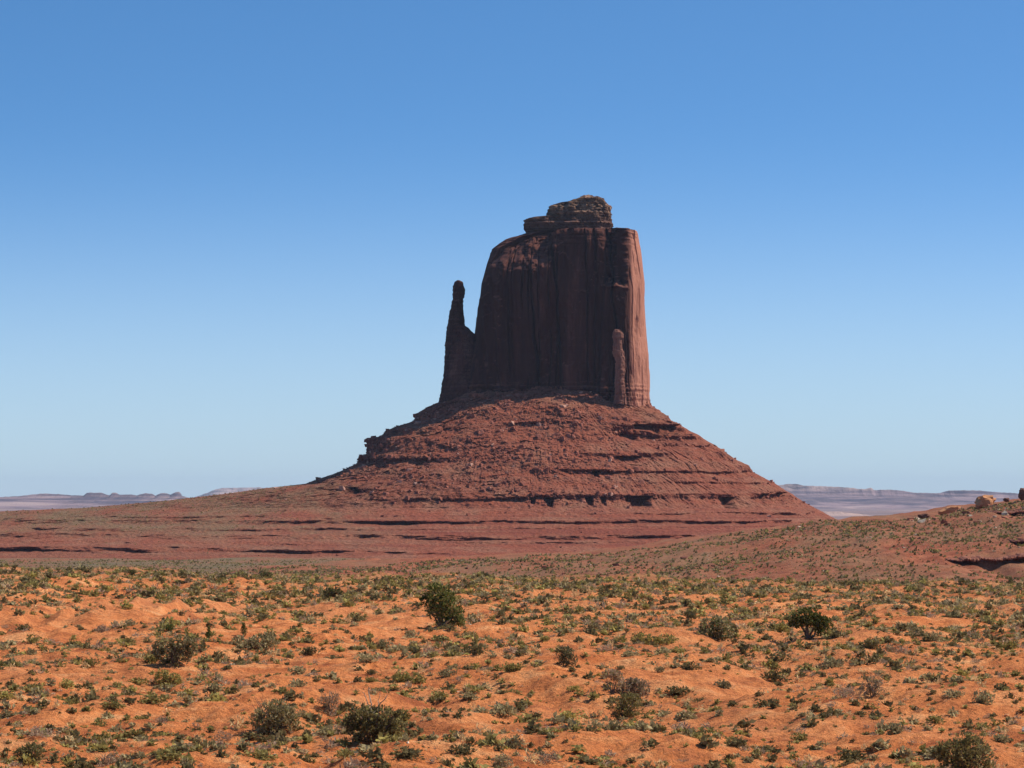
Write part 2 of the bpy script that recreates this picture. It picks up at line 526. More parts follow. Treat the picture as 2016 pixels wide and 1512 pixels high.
def build_talus():
    left = [(900, 770), (868, 790), (845, 800), (820, 815), (815, 829), (790, 837), (760, 848), (752, 859), (722, 864), (721, 894), (709, 900), (706, 912), (665, 931),
            (622, 945), (600, 953), (520, 962), (450, 972), (330, 986), (170, 1000), (0, 1007), (-200, 1025), (-420, 1050), (-600, 1100)]
    right = [(1270, 770), (1285, 800), (1293, 806), (1315, 820), (1320, 832), (1350, 845), (1375, 858), (1395, 872), (1420, 885), (1447, 905), (1474, 917), (1480, 929),
             (1530, 955), (1548, 967), (1590, 993), (1645, 1026), (1700, 1050), (1800, 1100)]
    zl = np.array([zy(b) for a, b in left][::-1]); al = np.array([(1075 - a) * S for a, b in left][::-1])
    zr = np.array([zy(b) for a, b in right][::-1]); ar = np.array([(a - 1075) * S for a, b in right][::-1])
    zf = np.array([-48, -42, -36, -27, -17, -6, 4, 22, 34, 60, 80, 92]); bf = np.array([455, 425, 375, 312, 250, 198, 184, 156, 137, 92, 58, 36.])
    lev = np.arange(92, -48, -0.52)
    nt_f, nt_b = 1500, 300
    t = np.concatenate([np.linspace(math.pi, 2 * math.pi, nt_f, endpoint=False), np.linspace(0, math.pi, nt_b, endpoint=False)])
    T, Z = np.meshgrid(t, lev)
    ct, st = np.cos(T), np.sin(T)
    a = np.where(ct < 0, np.interp(Z, zl, al), np.interp(Z, zr, ar))
    b = np.interp(Z, zf, bf)
    b = b * (1 + 0.09 * gauss(ct, 0.15, 0.22) * sstep(45, 80, Z))
    X, Y = a * ct, b * st
    ax = np.abs(st)
    # ledges: (top z, cliff height, strength, centre of its run in photo px, half-width px)
    L = [(60.5, 9.0, 1.4, 1270, 75), (52, 2.6, 1.0, 1330, 90), (62, 2.5, 1.2, 1035, 40), (44, 1.4, 1.2, 1350, 130), (36, 3.0, 0.9, 1220, 90), (33, 2.6, 1.0, 800, 120),
         (23, 1.7, 1.15, 1330, 230), (24, 3.0, 1.1, 1150, 60), (14, 1.6, 1.0, 1430, 150), (10, 4.0, 1.2, 705, 60),
         (4.5, 3.8, 0.95, 1300, 330), (2.0, 2.2, 1.1, 900, 180), (-9, 1.7, 1.0, 1300, 320),
         (-15, 2.4, 1.5, 800, 900), (-19.5, 1.7, 1.2, 1250, 500), (-20.5, 2.2, 1.5, 450, 420), (-25, 3.0, 1.6, 700, 900),
         (-29.5, 1.8, 1.3, 800, 700), (-33.5, 3.4, 1.6, 300, 640), (-12, 1.4, 1.1, 480, 300)]
    off = np.zeros_like(X)
    PX = 1075 + X / S
    slope = np.where(ct < 0, 1.0, 1.0)
    run = np.gradient(np.interp(lev, zf, bf), lev)        # metres outwards per metre up (negative)
    RUN = np.abs(np.repeat(run[:, None], len(t), 1))
    RUN = np.clip(RUN, 1.2, 5.5)
    for i, (zt, h, s, c, w) in enumerate(L):
        wob = 1.4 * fbm(X / 70 + 3 * i, Y / 70, 2.0 * i, 3)
        zt_ = zt + wob
        m = sstep(1.15, 0.6, np.abs(PX - c) / w + 0.35 * fbm(X / 25, Y / 25, 7.0 * i, 2)) * s
        m = m * np.clip((0.85 if zt > -8 else 1.3) + (0.9 if zt > -8 else 0.55) * fbm(X / (22 if zt > -8 else 50), Y / (22 if zt > -8 else 50), 31.0 * i, 4), (0.1 if zt > -8 else 0.4), 1.6)
        A = 0.62 * h * np.minimum(RUN, 3.2) ** 0.75
        u = Z - zt_
        Lr = 4 + 1.0 * h
        prof = np.where(u > 0, np.clip(1 - u / Lr, 0, 1), np.where(u > -h, 1 + 2 * u / h, -np.clip(1 - (-h - u) / Lr, 0, 1)))
        off += A * m * prof
    # alcoves under the main ledge
    for c, w, z0, z1, d in [(1075, 9, -5, 2, 9), (1045, 6, -3, 2, 6), (1150, 8, -4, 2.5, 8), (1243, 26, -5.5, 3, 13), (1175, 5, -4, 2, 6), (1414, 15, -7, 2, 11), (1520, 24, -3, 6, 8), (1482, 9, -1, 5, 5),
                            (1165, 9, 18, 23, 8), (1225, 26, 29, 34, 7), (1295, 18, 52, 60, 8), (1320, 10, 52, 60, 7), (1255, 20, 56, 60, 5), (708, 13, 5, 10, 9)]:
        band = sstep(z0 - 0.8, z0 + 0.8, Z) * sstep(z1 + 0.6, z1 - 0.6, Z)
        jag = 1 + 0.35 * fbm(X / 4, Z / 4, c * 0.1, 3)
        wt = 0.55 + 0.45 * np.clip((Z - z0) / (z1 - z0), 0, 1)
        off -= d * band * sstep(1.2, 0.7, np.abs(PX - c - 0.25 * w * (1 - wt)) / (w * wt) * jag) * (st < 0)
    # rough block fields (left and centre) and rills (right)
    wl_ = sstep(1330, 1150, PX)
    up = sstep(-14, 4, Z)
    X3, Y3 = X, Y
    w1 = 2.5 * perlin(X3 / 8, Y3 / 8, Z / 8)
    cell = (cellrand((X3 + w1) / 5.2, (Y3 + w1) / 5.2, (Z - w1) / 3.6) - 0.5) * 2.6 * sstep(0.0, 0.25, fbm(X3 / 30, Y3 / 30, Z / 30 + 4, 2))
    cell2 = (cellrand((X3 + w1) / 2.3 + 50, (Y3 - w1) / 2.3, (Z + w1) / 1.8) - 0.5) * 1.0
    off += (cell + cell2) * (0.25 + 0.75 * wl_) * (0.10 + 0.90 * up)
    off += 4.0 * fbm(X3 / 45, Y3 / 45, Z / 45, 3) * (0.3 + 0.7 * up) + 1.5 * fbm(X3 / 8, Y3 / 8, Z / 10, 4)
    ang = np.arctan2(Y3, X3) + 0.03 * perlin(X3 / 30, Y3 / 30, Z / 20)
    rill = np.clip(1 - 3.2 * np.abs(perlin(ang * 22, 0.01 * Z, 3.0)), 0, 1) ** 2 + 0.6 * np.clip(1 - 3.2 * np.abs(perlin(ang * 55, 0.01 * Z, 8.0)), 0, 1) ** 2
    rill = rill * np.clip(0.6 + 0.9 * fbm(X3 / 18, Y3 / 18, Z / 14, 2), 0.0, 1.2)
    off -= 2.1 * rill * (0.35 + 0.65 * (1 - wl_)) * up
    low = 1 - up
    off += low * (5.0 * fbm(X3 / 45, Y3 / 45, 9.0, 3))     # scalloped bench edges
    # keep the side silhouettes close to the traced ones
    off *= (0.25 + 0.75 * sstep(0.05, 0.35, ax))
    nx, ny = ct * b, st * a
    nl = np.sqrt(nx * nx + ny * ny) + 1e-6
    nx, ny = nx / nl, ny / nl
    Xw = BC[0] + X + off * nx
    Yw = BC[1] + Y + off * ny
    Zw = Z + 0.35 * fbm(X / 5, Y / 5, Z / 5, 3) + (1 - up) * 0.0
    v = np.stack([Xw, Yw, Zw], -1)
    me = make_mesh('talus_slope', v.reshape(-1, 3), grid_faces(len(lev), len(t), True)[:, ::-1], False, [M_TALUS])
    o = attach('talus_slope', me)
    return o, v, T, lev


talus, TV, TT, TLEV = build_talus()


def ico_rock(rng, flat=0.7):
    """An angular block: the hull of random points in a skewed box."""
    p = (rng.rand(13, 3) * 2 - 1)
    p = np.sign(p) * np.abs(p) ** 0.45
    p[:, 0] *= 1.15; p[:, 1] *= 0.85; p[:, 2] *= flat
    p[:, 0] += 0.25 * rng.randn() * p[:, 2]
    bm = bmesh.new()
    for q in p:
        bm.verts.new(q)
    bmesh.ops.convex_hull(bm, input=bm.verts)
    bmesh.ops.delete(bm, geom=[v for v in bm.verts if not v.link_faces], context='VERTS')
    bmesh.ops.triangulate(bm, faces=bm.faces)
    bm.verts.index_update()
    v = np.array([q.co[:] for q in bm.verts]); f = np.array([[q.index for q in t.verts] for t in bm.faces])
    bm.free()
    return v * 0.8, f


def scatter(protos, pts, sizes, rng, mids=None, squash=None):
    """Place copies of low meshes (v, f) at pts; returns verts, faces, material index."""
    V, Fc, MI = [], [], []
    base = 0
    which = rng.randint(len(protos), size=len(pts))
    for w, (pv, pf, *pm) in enumerate(protos):
        ix = np.nonzero(which == w)[0]
        if not len(ix):
            continue
        a = rng.rand(len(ix)) * 2 * math.pi
        c, s = np.cos(a), np.sin(a)
        sc = sizes[ix][:, None]
        x = (pv[None, :, 0] * c[:, None] - pv[None, :, 1] * s[:, None]) * sc + pts[ix, 0][:, None]
        y = (pv[None, :, 0] * s[:, None] + pv[None, :, 1] * c[:, None]) * sc + pts[ix, 1][:, None]
        hz = sc if squash is None else sc * squash[ix][:, None]
        z = pv[None, :, 2] * hz + pts[ix, 2][:, None]
        V.append(np.stack([x, y, z], -1).reshape(-1, 3))
        ff = pf[None] + (np.arange(len(ix)) * len(pv))[:, None, None] + base
        Fc.append(ff.reshape(-1, pf.shape[1]))
        if mids is not None:
            MI.append(np.repeat(mids[ix], len(pf)))
        base += len(ix) * len(pv)
    return np.concatenate(V), np.concatenate(Fc), (np.concatenate(MI) if MI else None)


def build_rubble():
    rng = np.random.RandomState(11)
    n = 26000
    li = rng.randint(10, len(TLEV), n)
    ti = rng.randint(0, 1500, n)
    p = TV[li, ti]
    px = 1075 + (p[:, 0] - BC[0]) / S
    dens = 0.18 + 0.82 * sstep(1330, 1100, px)
    dens *= (0.08 + 0.92 * sstep(-16, 0, p[:, 2])) * (0.06 + 0.94 * sstep(640, 740, px))
    dens *= np.clip(0.55 + 1.1 * fbm(p[:, 0] / 28, p[:, 1] / 28, p[:, 2] / 28, 3), 0.05, 1)
    k = rng.rand(n) < dens
    p = p[k]
    s = 0.36 + 0.42 * rng.pareto(1.9, len(p)); s = np.clip(s, 0.35, 2.7)
    protos = [ico_rock(rng, f) for f in (0.6, 0.75, 0.9, 0.7, 0.65, 0.8)]
    mids = (rng.rand(len(p)) < 0.07).astype(int)
    v, f, mi = scatter(protos, p, s, rng, mids)
    me = make_mesh('rubble', v, f, False, [M_RUB, M_RUBP], mi)
    o = attach('rubble', me)
    tag(o, kind='stuff')


build_rubble()


def tower(name, mat, ys, xl, xr, plan, depth, yc, disp, dy=1.2, n=800, front=0.65, top_noise=2.0, rings=9, parent=butte, smooth=False):
    """Closed rock body: levels down the photo rows ys, left/right edges traced, plan outline in (p, q)."""
    ys = np.asarray(ys, float)
    lev_y = np.arange(ys.max(), ys.min() - 1e-6, -dy)
    o = np.argsort(ys)
    XL = np.interp(lev_y, ys[o], np.asarray(xl, float)[o]); XR = np.interp(lev_y, ys[o], np.asarray(xr, float)[o])
    plan = np.asarray(plan, float)
    pc = np.concatenate([plan, plan[:1]])
    seg = np.hypot(np.diff(pc[:, 0]) * 2, np.diff(pc[:, 1]))
    w = np.where((pc[:-1, 1] + pc[1:, 1]) / 2 < 0.25, 1.0, 0.35)     # fewer samples on the far side
    cs = np.concatenate([[0], np.cumsum(seg * w)]); cs /= cs[-1]
    uu = np.linspace(0, 1, n, endpoint=False)
    pp = np.interp(uu, cs, pc[:, 0]); qq = np.interp(uu, cs, pc[:, 1])
    # light rounding of the corners
    k = max(3, n // 160)
    ker = np.ones(2 * k + 1) / (2 * k + 1)
    wrapc = lambda a: np.convolve(np.concatenate([a[-k:], a, a[:k]]), ker, 'valid')
    pp, qq = wrapc(pp), wrapc(qq)
    pp = (pp - pp.min()) / (pp.max() - pp.min())
    dep = np.array([depth(y) for y in lev_y]); ycv = np.array([yc(y) for y in lev_y])
    X = (XL[:, None] + pp[None] * (XR - XL)[:, None] - 1008.0) * S
    Y = ycv[:, None] + qq[None] * dep[:, None]
    Z = np.repeat(zy(lev_y)[:, None], n, 1)
    dX = np.roll(X, -1, 1) - np.roll(X, 1, 1); dY = np.roll(Y, -1, 1) - np.roll(Y, 1, 1)
    L = np.hypot(dX, dY) + 1e-6
    NX, NY = dY / L, -dX / L
    PXX = X / S + 1008.0
    D = disp(X, Y, Z, PXX, np.repeat(lev_y[:, None], n, 1), pp[None] + 0 * X, qq[None] + 0 * X)
    X = X + D * NX; Y = Y + D * NY
    cx, cy = X[-1].mean(), Y[-1].mean()
    ringsX, ringsY, ringsZ = [X], [Y], [Z]
    for i in range(1, rings + 1):
        f = 1 - i / rings if i < rings else 0.004
        rx, ry = cx + (X[-1] - cx) * f, cy + (Y[-1] - cy) * f
        ringsX.append(rx[None]); ringsY.append(ry[None])
        ringsZ.append((Z[-1] + top_noise * (0.4 * math.sin(min(i, 4) / 4 * 1.57) + 0.6 * fbm(rx / 9, ry / 9, 3.0, 3) * min(1, i / 2) + 0.9 * (cellrand(rx / 3.5, ry / 3.5, 0 * rx) - 0.5) * min(1, i / 2)))[None])
    v = np.stack([np.concatenate(ringsX), np.concatenate(ringsY), np.concatenate(ringsZ)], -1)
    f = grid_faces(v.shape[0], n, True)
    me = make_mesh(name, v.reshape(-1, 3), f, smooth, [mat])
    return attach(name, me, parent)


BLOCK_PLAN = [(0.0, 0.15), (0.015, -0.25), (0.05, -0.50), (0.12, -0.68), (0.25, -0.80), (0.5, -0.90), (0.75, -0.97), (0.865, -1.0), (0.885, -0.96),
              (0.935, -0.72), (0.985, -0.42), (1.0, -0.1), (0.985, 0.35), (0.9, 0.8), (0.6, 1.0), (0.3, 0.95), (0.08, 0.65)]


def disp_block(X, Y, Z, PX, PY, p, q):
    fr = sstep(0.0, -0.4, q)
    u = X + 0.35 * Y
    d = 2.8 * fbm(u / 30, Y / 60, Z / 110, 3) + 1.3 * np.sign(perlin(u / 17, 0.4, Z / 150)) * sstep(0.0, 0.12, np.abs(perlin(u / 17, 0.4, Z / 150)))
    d += 1.1 * fbm(u / 8, Y / 14, Z / 55, 4)
    # joints: narrow vertical cracks that start and stop
    for f, a, s in ((19, 5.5, 1.0), (8, 2.8, 5.0)):
        cr = np.clip(1 - (11 if f > 10 else 7) * np.abs(perlin(u / f + 0.15 * perlin(u / 20, Z / 25, s), Z / 300, s)), 0, 1)
        d -= a * cr * sstep(-0.40, 0.10, perlin(u / 20, Z / 38, s + 3))
    # slabs fallen away: stepped panels
    pan = perlin(u / 26, Z / 45, 11.0)
    pan = pan + 0.16 * fbm(u / 5, Z / 9, 2.0, 3)
    d -= 1.0 * sstep(0.0, 0.14, pan) + 1.0 * sstep(0.28, 0.42, pan)
    # bedded foot
    foot = sstep(748, 775, PY)
    d += foot * (1.0 + 1.3 * np.sign(perlin(Z / 2.6, 0.2, u / 60)) * np.abs(perlin(Z / 2.6, 0.2, u / 60)) ** 0.5) + 0.7 * foot * (cellrand(u / 3.5, Z / 2.2, Y / 30) - 0.5) * 2
    # rounded, ledgy shoulder at the upper left
    tt = np.clip((532 + 9 * fbm(u / 10, Z / 10, 7.0, 3) - PY) / 62, 0, 1)
    sh = tt * sstep(1092 + 8 * perlin(Z / 7, 0.2, 0.7), 1066, PX) * fr
    d += 3.0 * sstep(1130, 960, PX) * fr
    d -= sh * 20 + 2.0 * sh * (cellrand(u / 6.0, Z / 3.2, 0 * Z) - 0.3) * 2 * (sh > 0.02)
    # slot at the upper right with a broken floor
    slot = sstep(1178, 1206, PX + 7 * fbm(Z / 16, 0.3, 0.9, 3)) * sstep(1233, 1226, PX + 5 * fbm(Z / 9, 0.3, 0.1, 3)) * sstep(573, 561, PY + 5 * fbm(u / 6, 0.5, Z / 6, 3)) * fr
    d -= 11.0 * slot + 2.5 * slot * (cellrand(u / 4, Z / 9, 0 * Z) - 0.5)
    under = sstep(1200, 1208, PX) * sstep(1238, 1232, PX) * sstep(575, 580, PY) * fr
    d -= 2.0 * under * sstep(780, 650, PY)
    # cracks in the lit end pillar
    pil = sstep(0.87, 0.90, p) * sstep(0.4, 0.1, q)
    d = d * (1 - 0.65 * pil)
    d += pil * (0.7 * fbm(Y / 6, Z / 22, 4.0, 4) - 1.2 * np.clip(1 - 9 * np.abs(perlin(Y / 9 + 0.2 * perlin(Z / 14, 0.5, 0.5), Z / 110, 2.0)), 0, 1) * sstep(-0.1, 0.2, perlin(Y / 9, Z / 22, 7.0)))
    # rim beds
    rim = sstep(500, 470, PY)
    d += rim * 1.0 * perlin(Z / 2.0, 0.4, u / 40) + 0.8 * rim * (cellrand(u / 4, Z / 3, Y / 20) - 0.5)
    # keep the traced side edges
    d *= np.where(p > 0.97, 0.45, 1.0) * np.where(p < 0.03, 0.4, 1.0)
    return d


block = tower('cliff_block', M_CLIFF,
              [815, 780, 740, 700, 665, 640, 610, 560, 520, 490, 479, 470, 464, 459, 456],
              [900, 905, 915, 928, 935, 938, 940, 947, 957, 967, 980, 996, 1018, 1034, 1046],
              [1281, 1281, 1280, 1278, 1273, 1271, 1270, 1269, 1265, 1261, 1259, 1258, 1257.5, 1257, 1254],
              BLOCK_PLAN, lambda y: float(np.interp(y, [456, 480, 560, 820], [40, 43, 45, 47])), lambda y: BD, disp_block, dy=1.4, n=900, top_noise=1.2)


def disp_cap(X, Y, Z, PX, PY, p, q):
    u = X + 0.4 * Y
    lay = perlin(Z / 2.3, 0.3, u / 70) + 0.6 * perlin(Z / 1.1, 5.3, u / 50)
    d = 1.5 * lay + 1.6 * fbm(u / 9, Y / 9, Z / 9, 3)
    top = sstep(418, 408, PY)
    d += (1.6 + 2.6 * top) * (cellrand(u / 4.5, Z / 3.0, Y / 12) - 0.5) + (1.2 + 1.6 * top) * (cellrand(u / 2.2 + 9, Z / 1.6, Y / 9) - 0.5)
    d -= 2.5 * sstep(448, 458, PY)
    return d * np.where((p > 0.95) | (p < 0.05), 0.6, 1.0)


tower('cap_rock', M_CAP, [470, 452, 440, 431, 427, 424, 412, 404, 400, 394, 389], [1036, 1031, 1030, 1031, 1046, 1074, 1078, 1084, 1092, 1122, 1136],
      [1204, 1206, 1207, 1206, 1205, 1205, 1205, 1202, 1198, 1192, 1186],
      [(0.0, 0.1), (0.02, -0.5), (0.15, -0.85), (0.6, -1.0), (0.84, -0.98), (0.87, -0.9), (0.97, -0.5), (1.0, 0.0), (0.95, 0.6), (0.6, 1.0), (0.1, 0.7)],
      lambda y: float(np.interp(y, [388, 424, 470], [17, 23, 27])), lambda y: BD + 12, disp_cap, dy=0.9, n=520, top_noise=2.4, rings=10, parent=block)


def disp_thumb(X, Y, Z, PX, PY, p, q):
    d = 0.7 * fbm(X / 6, Y / 6, Z / 30, 4) + 0.9 * (cellrand(X / 4, Z / 6, Y / 4) - 0.5) + 0.5 * fbm(X / 2.5, Y / 2.5, Z / 6, 3)
    d -= 0.7 * gauss(PY, 588, 3) + 0.4 * gauss(PY, 573, 2)
    d += 0.5 * perlin(Z / 2.4, 0.2, 0.3)
    return 0.9 * d


ROUND = [(0.5 - 0.5 * math.cos(a), -math.sin(a)) for a in np.linspace(0, 2 * math.pi, 24, endpoint=False)]
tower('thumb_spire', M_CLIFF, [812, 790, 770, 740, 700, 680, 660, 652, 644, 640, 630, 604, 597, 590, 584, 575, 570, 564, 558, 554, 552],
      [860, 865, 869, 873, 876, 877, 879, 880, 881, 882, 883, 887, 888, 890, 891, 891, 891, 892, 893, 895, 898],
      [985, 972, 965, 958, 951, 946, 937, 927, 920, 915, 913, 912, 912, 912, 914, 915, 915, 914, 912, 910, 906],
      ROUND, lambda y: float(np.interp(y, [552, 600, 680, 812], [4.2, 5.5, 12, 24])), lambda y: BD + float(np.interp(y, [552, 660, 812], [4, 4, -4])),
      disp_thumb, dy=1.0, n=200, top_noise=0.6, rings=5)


def disp_pin(X, Y, Z, PX, PY, p, q):
    return 0.4 * fbm(X / 4, Y / 4, Z / 7, 4) + 1.3 * (cellrand(X / 3.5 + 0.3, Z / 5, Y / 4) - 0.5) + 0.6 * (cellrand(X / 2, Z / 2, Y / 2) - 0.5) + 0.5 * perlin(Z / 2.2, 0.1, 0.2) * sstep(730, 750, PY)


tower('corner_pinnacle', M_PILLAR, [800, 780, 760, 740, 725, 712, 700, 690, 680, 672, 665, 660, 656],
      [1204, 1206, 1207, 1208, 1209, 1206, 1203, 1203, 1204, 1203, 1202, 1203, 1206],
      [1229, 1227, 1226, 1226, 1226, 1226, 1224, 1221, 1221, 1222, 1222, 1220, 1216],
      ROUND, lambda y: float(np.interp(y, [656, 700, 800], [3.2, 4.0, 5.5])), lambda y: BD - 51, disp_pin, dy=1.2, n=110, top_noise=0.6, rings=4)


# ------------------------------------------------------------------ hill at the right
HILL_C = np.array([(200, 1150), (500, 1128), (700, 1114), (960, 1103), (1150, 1094), (1300, 1078), (1420, 1060), (1500, 1046), (1640, 1031), (1720, 1027), (1800, 1022), (1870, 1012), (1905, 1004), (1940, 999), (2016, 990), (2200, 965), (2600, 950)], float)
HD = 1250.0


def hill_base(x, y):
    px = 1008 + x * F / HD
    zc = (HY - np.interp(px, HILL_C[:, 0], HILL_C[:, 1])) / F * HD
    zc = np.where(px < 500, zc - (500 - px) * 0.03, zc)
    s = np.where(y < HD, np.clip((y - 740) / (HD - 740), 0, 1), 1)
    s = np.where(y < HD, 1 - (1 - s) ** 1.35, 1)
    back = sstep(HD + 40, HD + 700, y)
    z = -46 + (zc + 46) * s * (1 - back)
    edge = sstep(0.0, 0.10, s) * (1 - back)
    z = z + edge * (2.0 * fbm(x / 45, y / 45, 2.5, 3) + 0.75 * fbm(x / 11, y / 11, 6.5, 4) - 1.2 * sstep(1180, 1250, y) * (1 - sstep(1250, 1300, y)) * 0)
    return z


LEDGES = []


def hill_z(x, y):
    z = hill_base(x, y)
    for x0, x1, d, h in LEDGES:
        u = np.clip((x - x0) / (x1 - x0), 0, 1)
        m = np.clip(np.minimum(u, 1 - u) * 7, 0, 1) * np.clip(0.75 + 0.6 * perlin(x / 6, h, 2.4), 0.2, 1.2)
        dd = d + 3.0 * perlin(x / 9, h, 0.4)
        z = z - h * m * sstep(dd + 0.8, dd - 0.8, y) * (1 - sstep(dd - 10, dd - 75, y))
    return z


def build_hill():
    xs = np.linspace(-330, 560, 720); ys_ = np.concatenate([np.linspace(720, 1280, 420), np.linspace(1282, 1990, 60)])
    X, Y = np.meshgrid(xs, ys_)
    Z = hill_z(X, Y)
    me = make_mesh('hill', np.stack([X, Y, Z], -1).reshape(-1, 3), grid_faces(len(ys_), len(xs)), True, [M_HILL])
    tag(link('hill', me), kind='structure')


def hill_hit(px, py):
    D = np.arange(760, 1300, 1.0)
    x = (px - 1008.0) / F * D
    k = np.nonzero((HY - py) / F * D <= hill_z(x, D))[0]
    d = D[k[0]] if len(k) else 1248.0
    x = (px - 1008.0) / F * d
    return float(x), float(d), float(hill_z(x, d))


def big_rock(name, label, px, py, D, w, h, dpt, mat, seed, lean=0.0, cat='boulder', group=None, sub=3, flat_top=0.0):
    rng = np.random.RandomState(seed)
    bm = bmesh.new()
    bmesh.ops.create_icosphere(bm, subdivisions=sub, radius=1.0)
    v = np.array([p.co[:] for p in bm.verts]); f = np.array([[q.index for q in p.verts] for p in bm.faces])
    bm.free()
    v = np.sign(v) * np.abs(v) ** 0.75
    k = 1 + 0.30 * fbm(v[:, 0] * 1.3 + seed, v[:, 1] * 1.3, v[:, 2] * 1.3, 3)
    k *= 1 + 0.12 * (cellrand(v[:, 0] * 3 + seed, v[:, 1] * 3, v[:, 2] * 3) - 0.5)
    v = v * k[:, None]
    v[:, 0] += lean * v[:, 2]
    v = v * np.array([w / 2, dpt / 2, h / 2])
    c = P(px, py, D)
    me = make_mesh(name, v, f, False, [mat])
    o = link(name, me, None, c)
    return tag(o, label, cat, group)


m12 = HD / F
big_rock('boulder', 'tapering pale orange boulder leaning right on the crest of the brushy hill', 1868, 1004, 1246, 28 * m12, 15 * m12, 18 * m12, M_BOULDER, 3, 0.9, group='boulders on the hill crest')
big_rock('boulder', 'big rounded orange boulder on the crest of the brushy hill', 1939, 989, 1246, 36 * m12, 25 * m12, 28 * m12, M_BOULDER, 5, 0.25, group='boulders on the hill crest')
big_rock('boulder', 'dark upright boulder cut by the picture edge at the top of the hill', 2013, 973, 1248, 14 * m12, 24 * m12, 14 * m12, M_BOULDERD, 8, group='boulders on the hill crest')
big_rock('boulder', 'small dark boulder right of the big rounded orange one on the hill crest', 1981, 984, 1246, 11 * m12, 8 * m12, 10 * m12, M_BOULDERD, 9, group='boulders on the hill crest')
big_rock('boulder', 'low dark boulder lying below the tapering orange one on the hill crest', 1818, 1016, 1247, 22 * m12, 9 * m12, 14 * m12, M_BOULDERD, 10, group='boulders on the hill crest')


def ledge(label, px0, px1, py, seed, h):
    """An overhanging bed of rock breaking out of the hillside over a recess."""
    rng = np.random.RandomState(seed)
    xa, da, za = hill_hit((px0 + px1) / 2, py)
    x0, x1 = (px0 - 1008.0) / F * da, (px1 - 1008.0) / F * da
    n = 140
    X = np.linspace(x0, x1, n)
    u = np.linspace(0, 1, n)
    m = np.clip(np.sin(u * math.pi), 0, 1) ** 0.4
    th = 0.55 * h * m * (0.8 + 0.5 * fbm(u * 9, seed, 0.0, 3))
    outw = (2.6 + 1.8 * fbm(u * 8, seed + 4, 0.0, 4)) * m
    zt = hill_base(X, da + 1.0 + 0 * X) + 0.25 + 0.25 * fbm(u * 6, seed + 9, 0.0, 3)
    LEDGES.append((x0, x1, da, h))
    sec = []
    for fy, oy, dz in ((0, 8, 0.6), (-0.2, 0, 0.0), (-0.85, 0, -0.10), (-1.0, 0, -0.45), (-0.9, 0, -0.8), (-0.3, 0, -1.0), (0, 6, -1.0)):
        sec.append(np.stack([X, da + fy * outw + oy + 0.2 * rng.randn(n), zt + (dz * th if oy == 0 or dz < 0 else dz) + 0.08 * rng.randn(n)], -1))
    v = np.stack(sec)
    me = make_mesh('rock_ledge', v.reshape(-1, 3), grid_faces(len(sec), n), False, [M_LEDGE])
    tag(link('rock_ledge', me), label, 'rock ledge', 'ledges on the hillside')


ledge('long overhanging red ledge with deep shadow on the lower slope of the hill', 1865, 2070, 1104, 21, 2.6)
ledge('pale broken ledge near the top of the hill below the boulders', 1950, 2080, 1008, 22, 2.0)
ledge('short shadowed ledge between the top and the lower slope of the hill', 1990, 2075, 1066, 23, 1.9)
build_hill()


# ------------------------------------------------------------------ far mesas
def mesa(label, prof, D, base_z, run, cliff, mat, seed, depth=2500.0, step=2.0):
    prof = np.asarray(prof, float)
    px = np.arange(prof[0, 0], prof[-1, 0] + 0.1, step)
    py = np.interp(px, prof[:, 0], prof[:, 1])
    s = D / F
    X = (px - 1008.0) * s
    ztop = (HY - py) * s
    ztop = ztop + 0.8 * s * fbm(px / 9, seed, 0.0, 3)
    jag = 260 * fbm(X / 2200, seed, 1.0, 4) + 60 * fbm(X / 300, seed, 4.0, 3)
    H = np.maximum(ztop - base_z, 4)
    rows = []
    ycl = D + jag
    for fy, fz in ((depth, 0.3), (depth * 0.9, 0.9), (30, 1.0), (0, 0.985), (-0.02 * run, 1 - cliff * 0.55), (-0.05 * run, 1 - cliff)):
        rows.append(np.stack([X, ycl + fy, base_z + H * fz + (0 if fz < 1 else 0)], -1))
    for k in range(1, 12):
        g = k / 11
        gul = 0.10 * run * g * fbm(X / 420, seed, g * 0.6 + 7, 4)
        zz = base_z + H * (1 - cliff) * (1 - g) ** 1.5
        rows.append(np.stack([X, ycl - 0.05 * run - run * g + gul, zz + H * 0.04 * (1 - g) * fbm(X / 200, seed, g * 3, 3)], -1))
    rows[-1][:, 2] = base_z - 12
    v = np.stack(rows)
    me = make_mesh('mesa', v.reshape(-1, 3), grid_faces(len(rows), len(px))[:, ::-1], False, [mat])
    return tag(link('mesa', me), label, 'mesa', 'mesas on the far horizon')


M_MESA = mat_mesa('far_mesa', 95, 70)
M_MESAL = mat_mesa('far_mesa_blue', 70, 45)
mesa('long pale-rimmed mesa on the horizon right of the butte', [(1380, 992), (1430, 966), (1500, 957), (1538, 955), (1548, 953), (1570, 952.5), (1582, 956), (1600, 956.5), (1650, 958.5), (1700, 963), (1708, 961), (1713, 960), (1719, 965), (1745, 964),
      (1765, 965), (1800, 970), (1858, 971), (1870, 965.5), (1925, 965.5), (1950, 968), (1985, 970), (2016, 972), (2150, 975), (2300, 985), (2380, 994)], 25000, -50, 2600, 0.42, M_MESA, 3, 500.0)
mesa('low blue mesa with a row of small knobs on the horizon at the left', [(-260, 994), (-180, 984), (-60, 980), (0, 978.5), (40, 976), (62, 973), (85, 971.5), (115, 973), (140, 975), (164, 975.5), (170, 970), (199, 970), (208, 974), (215, 975), (219, 970), (226, 970), (233, 974),
      (252, 973.5), (268, 975), (276, 973), (285, 971), (298, 972), (304, 976), (313, 971), (326, 971), (333, 974), (342, 969.5), (350, 968), (354, 976), (375, 981), (460, 984), (560, 992)], 22000, -48, 2400, 0.30, M_MESAL, 5, 160.0)
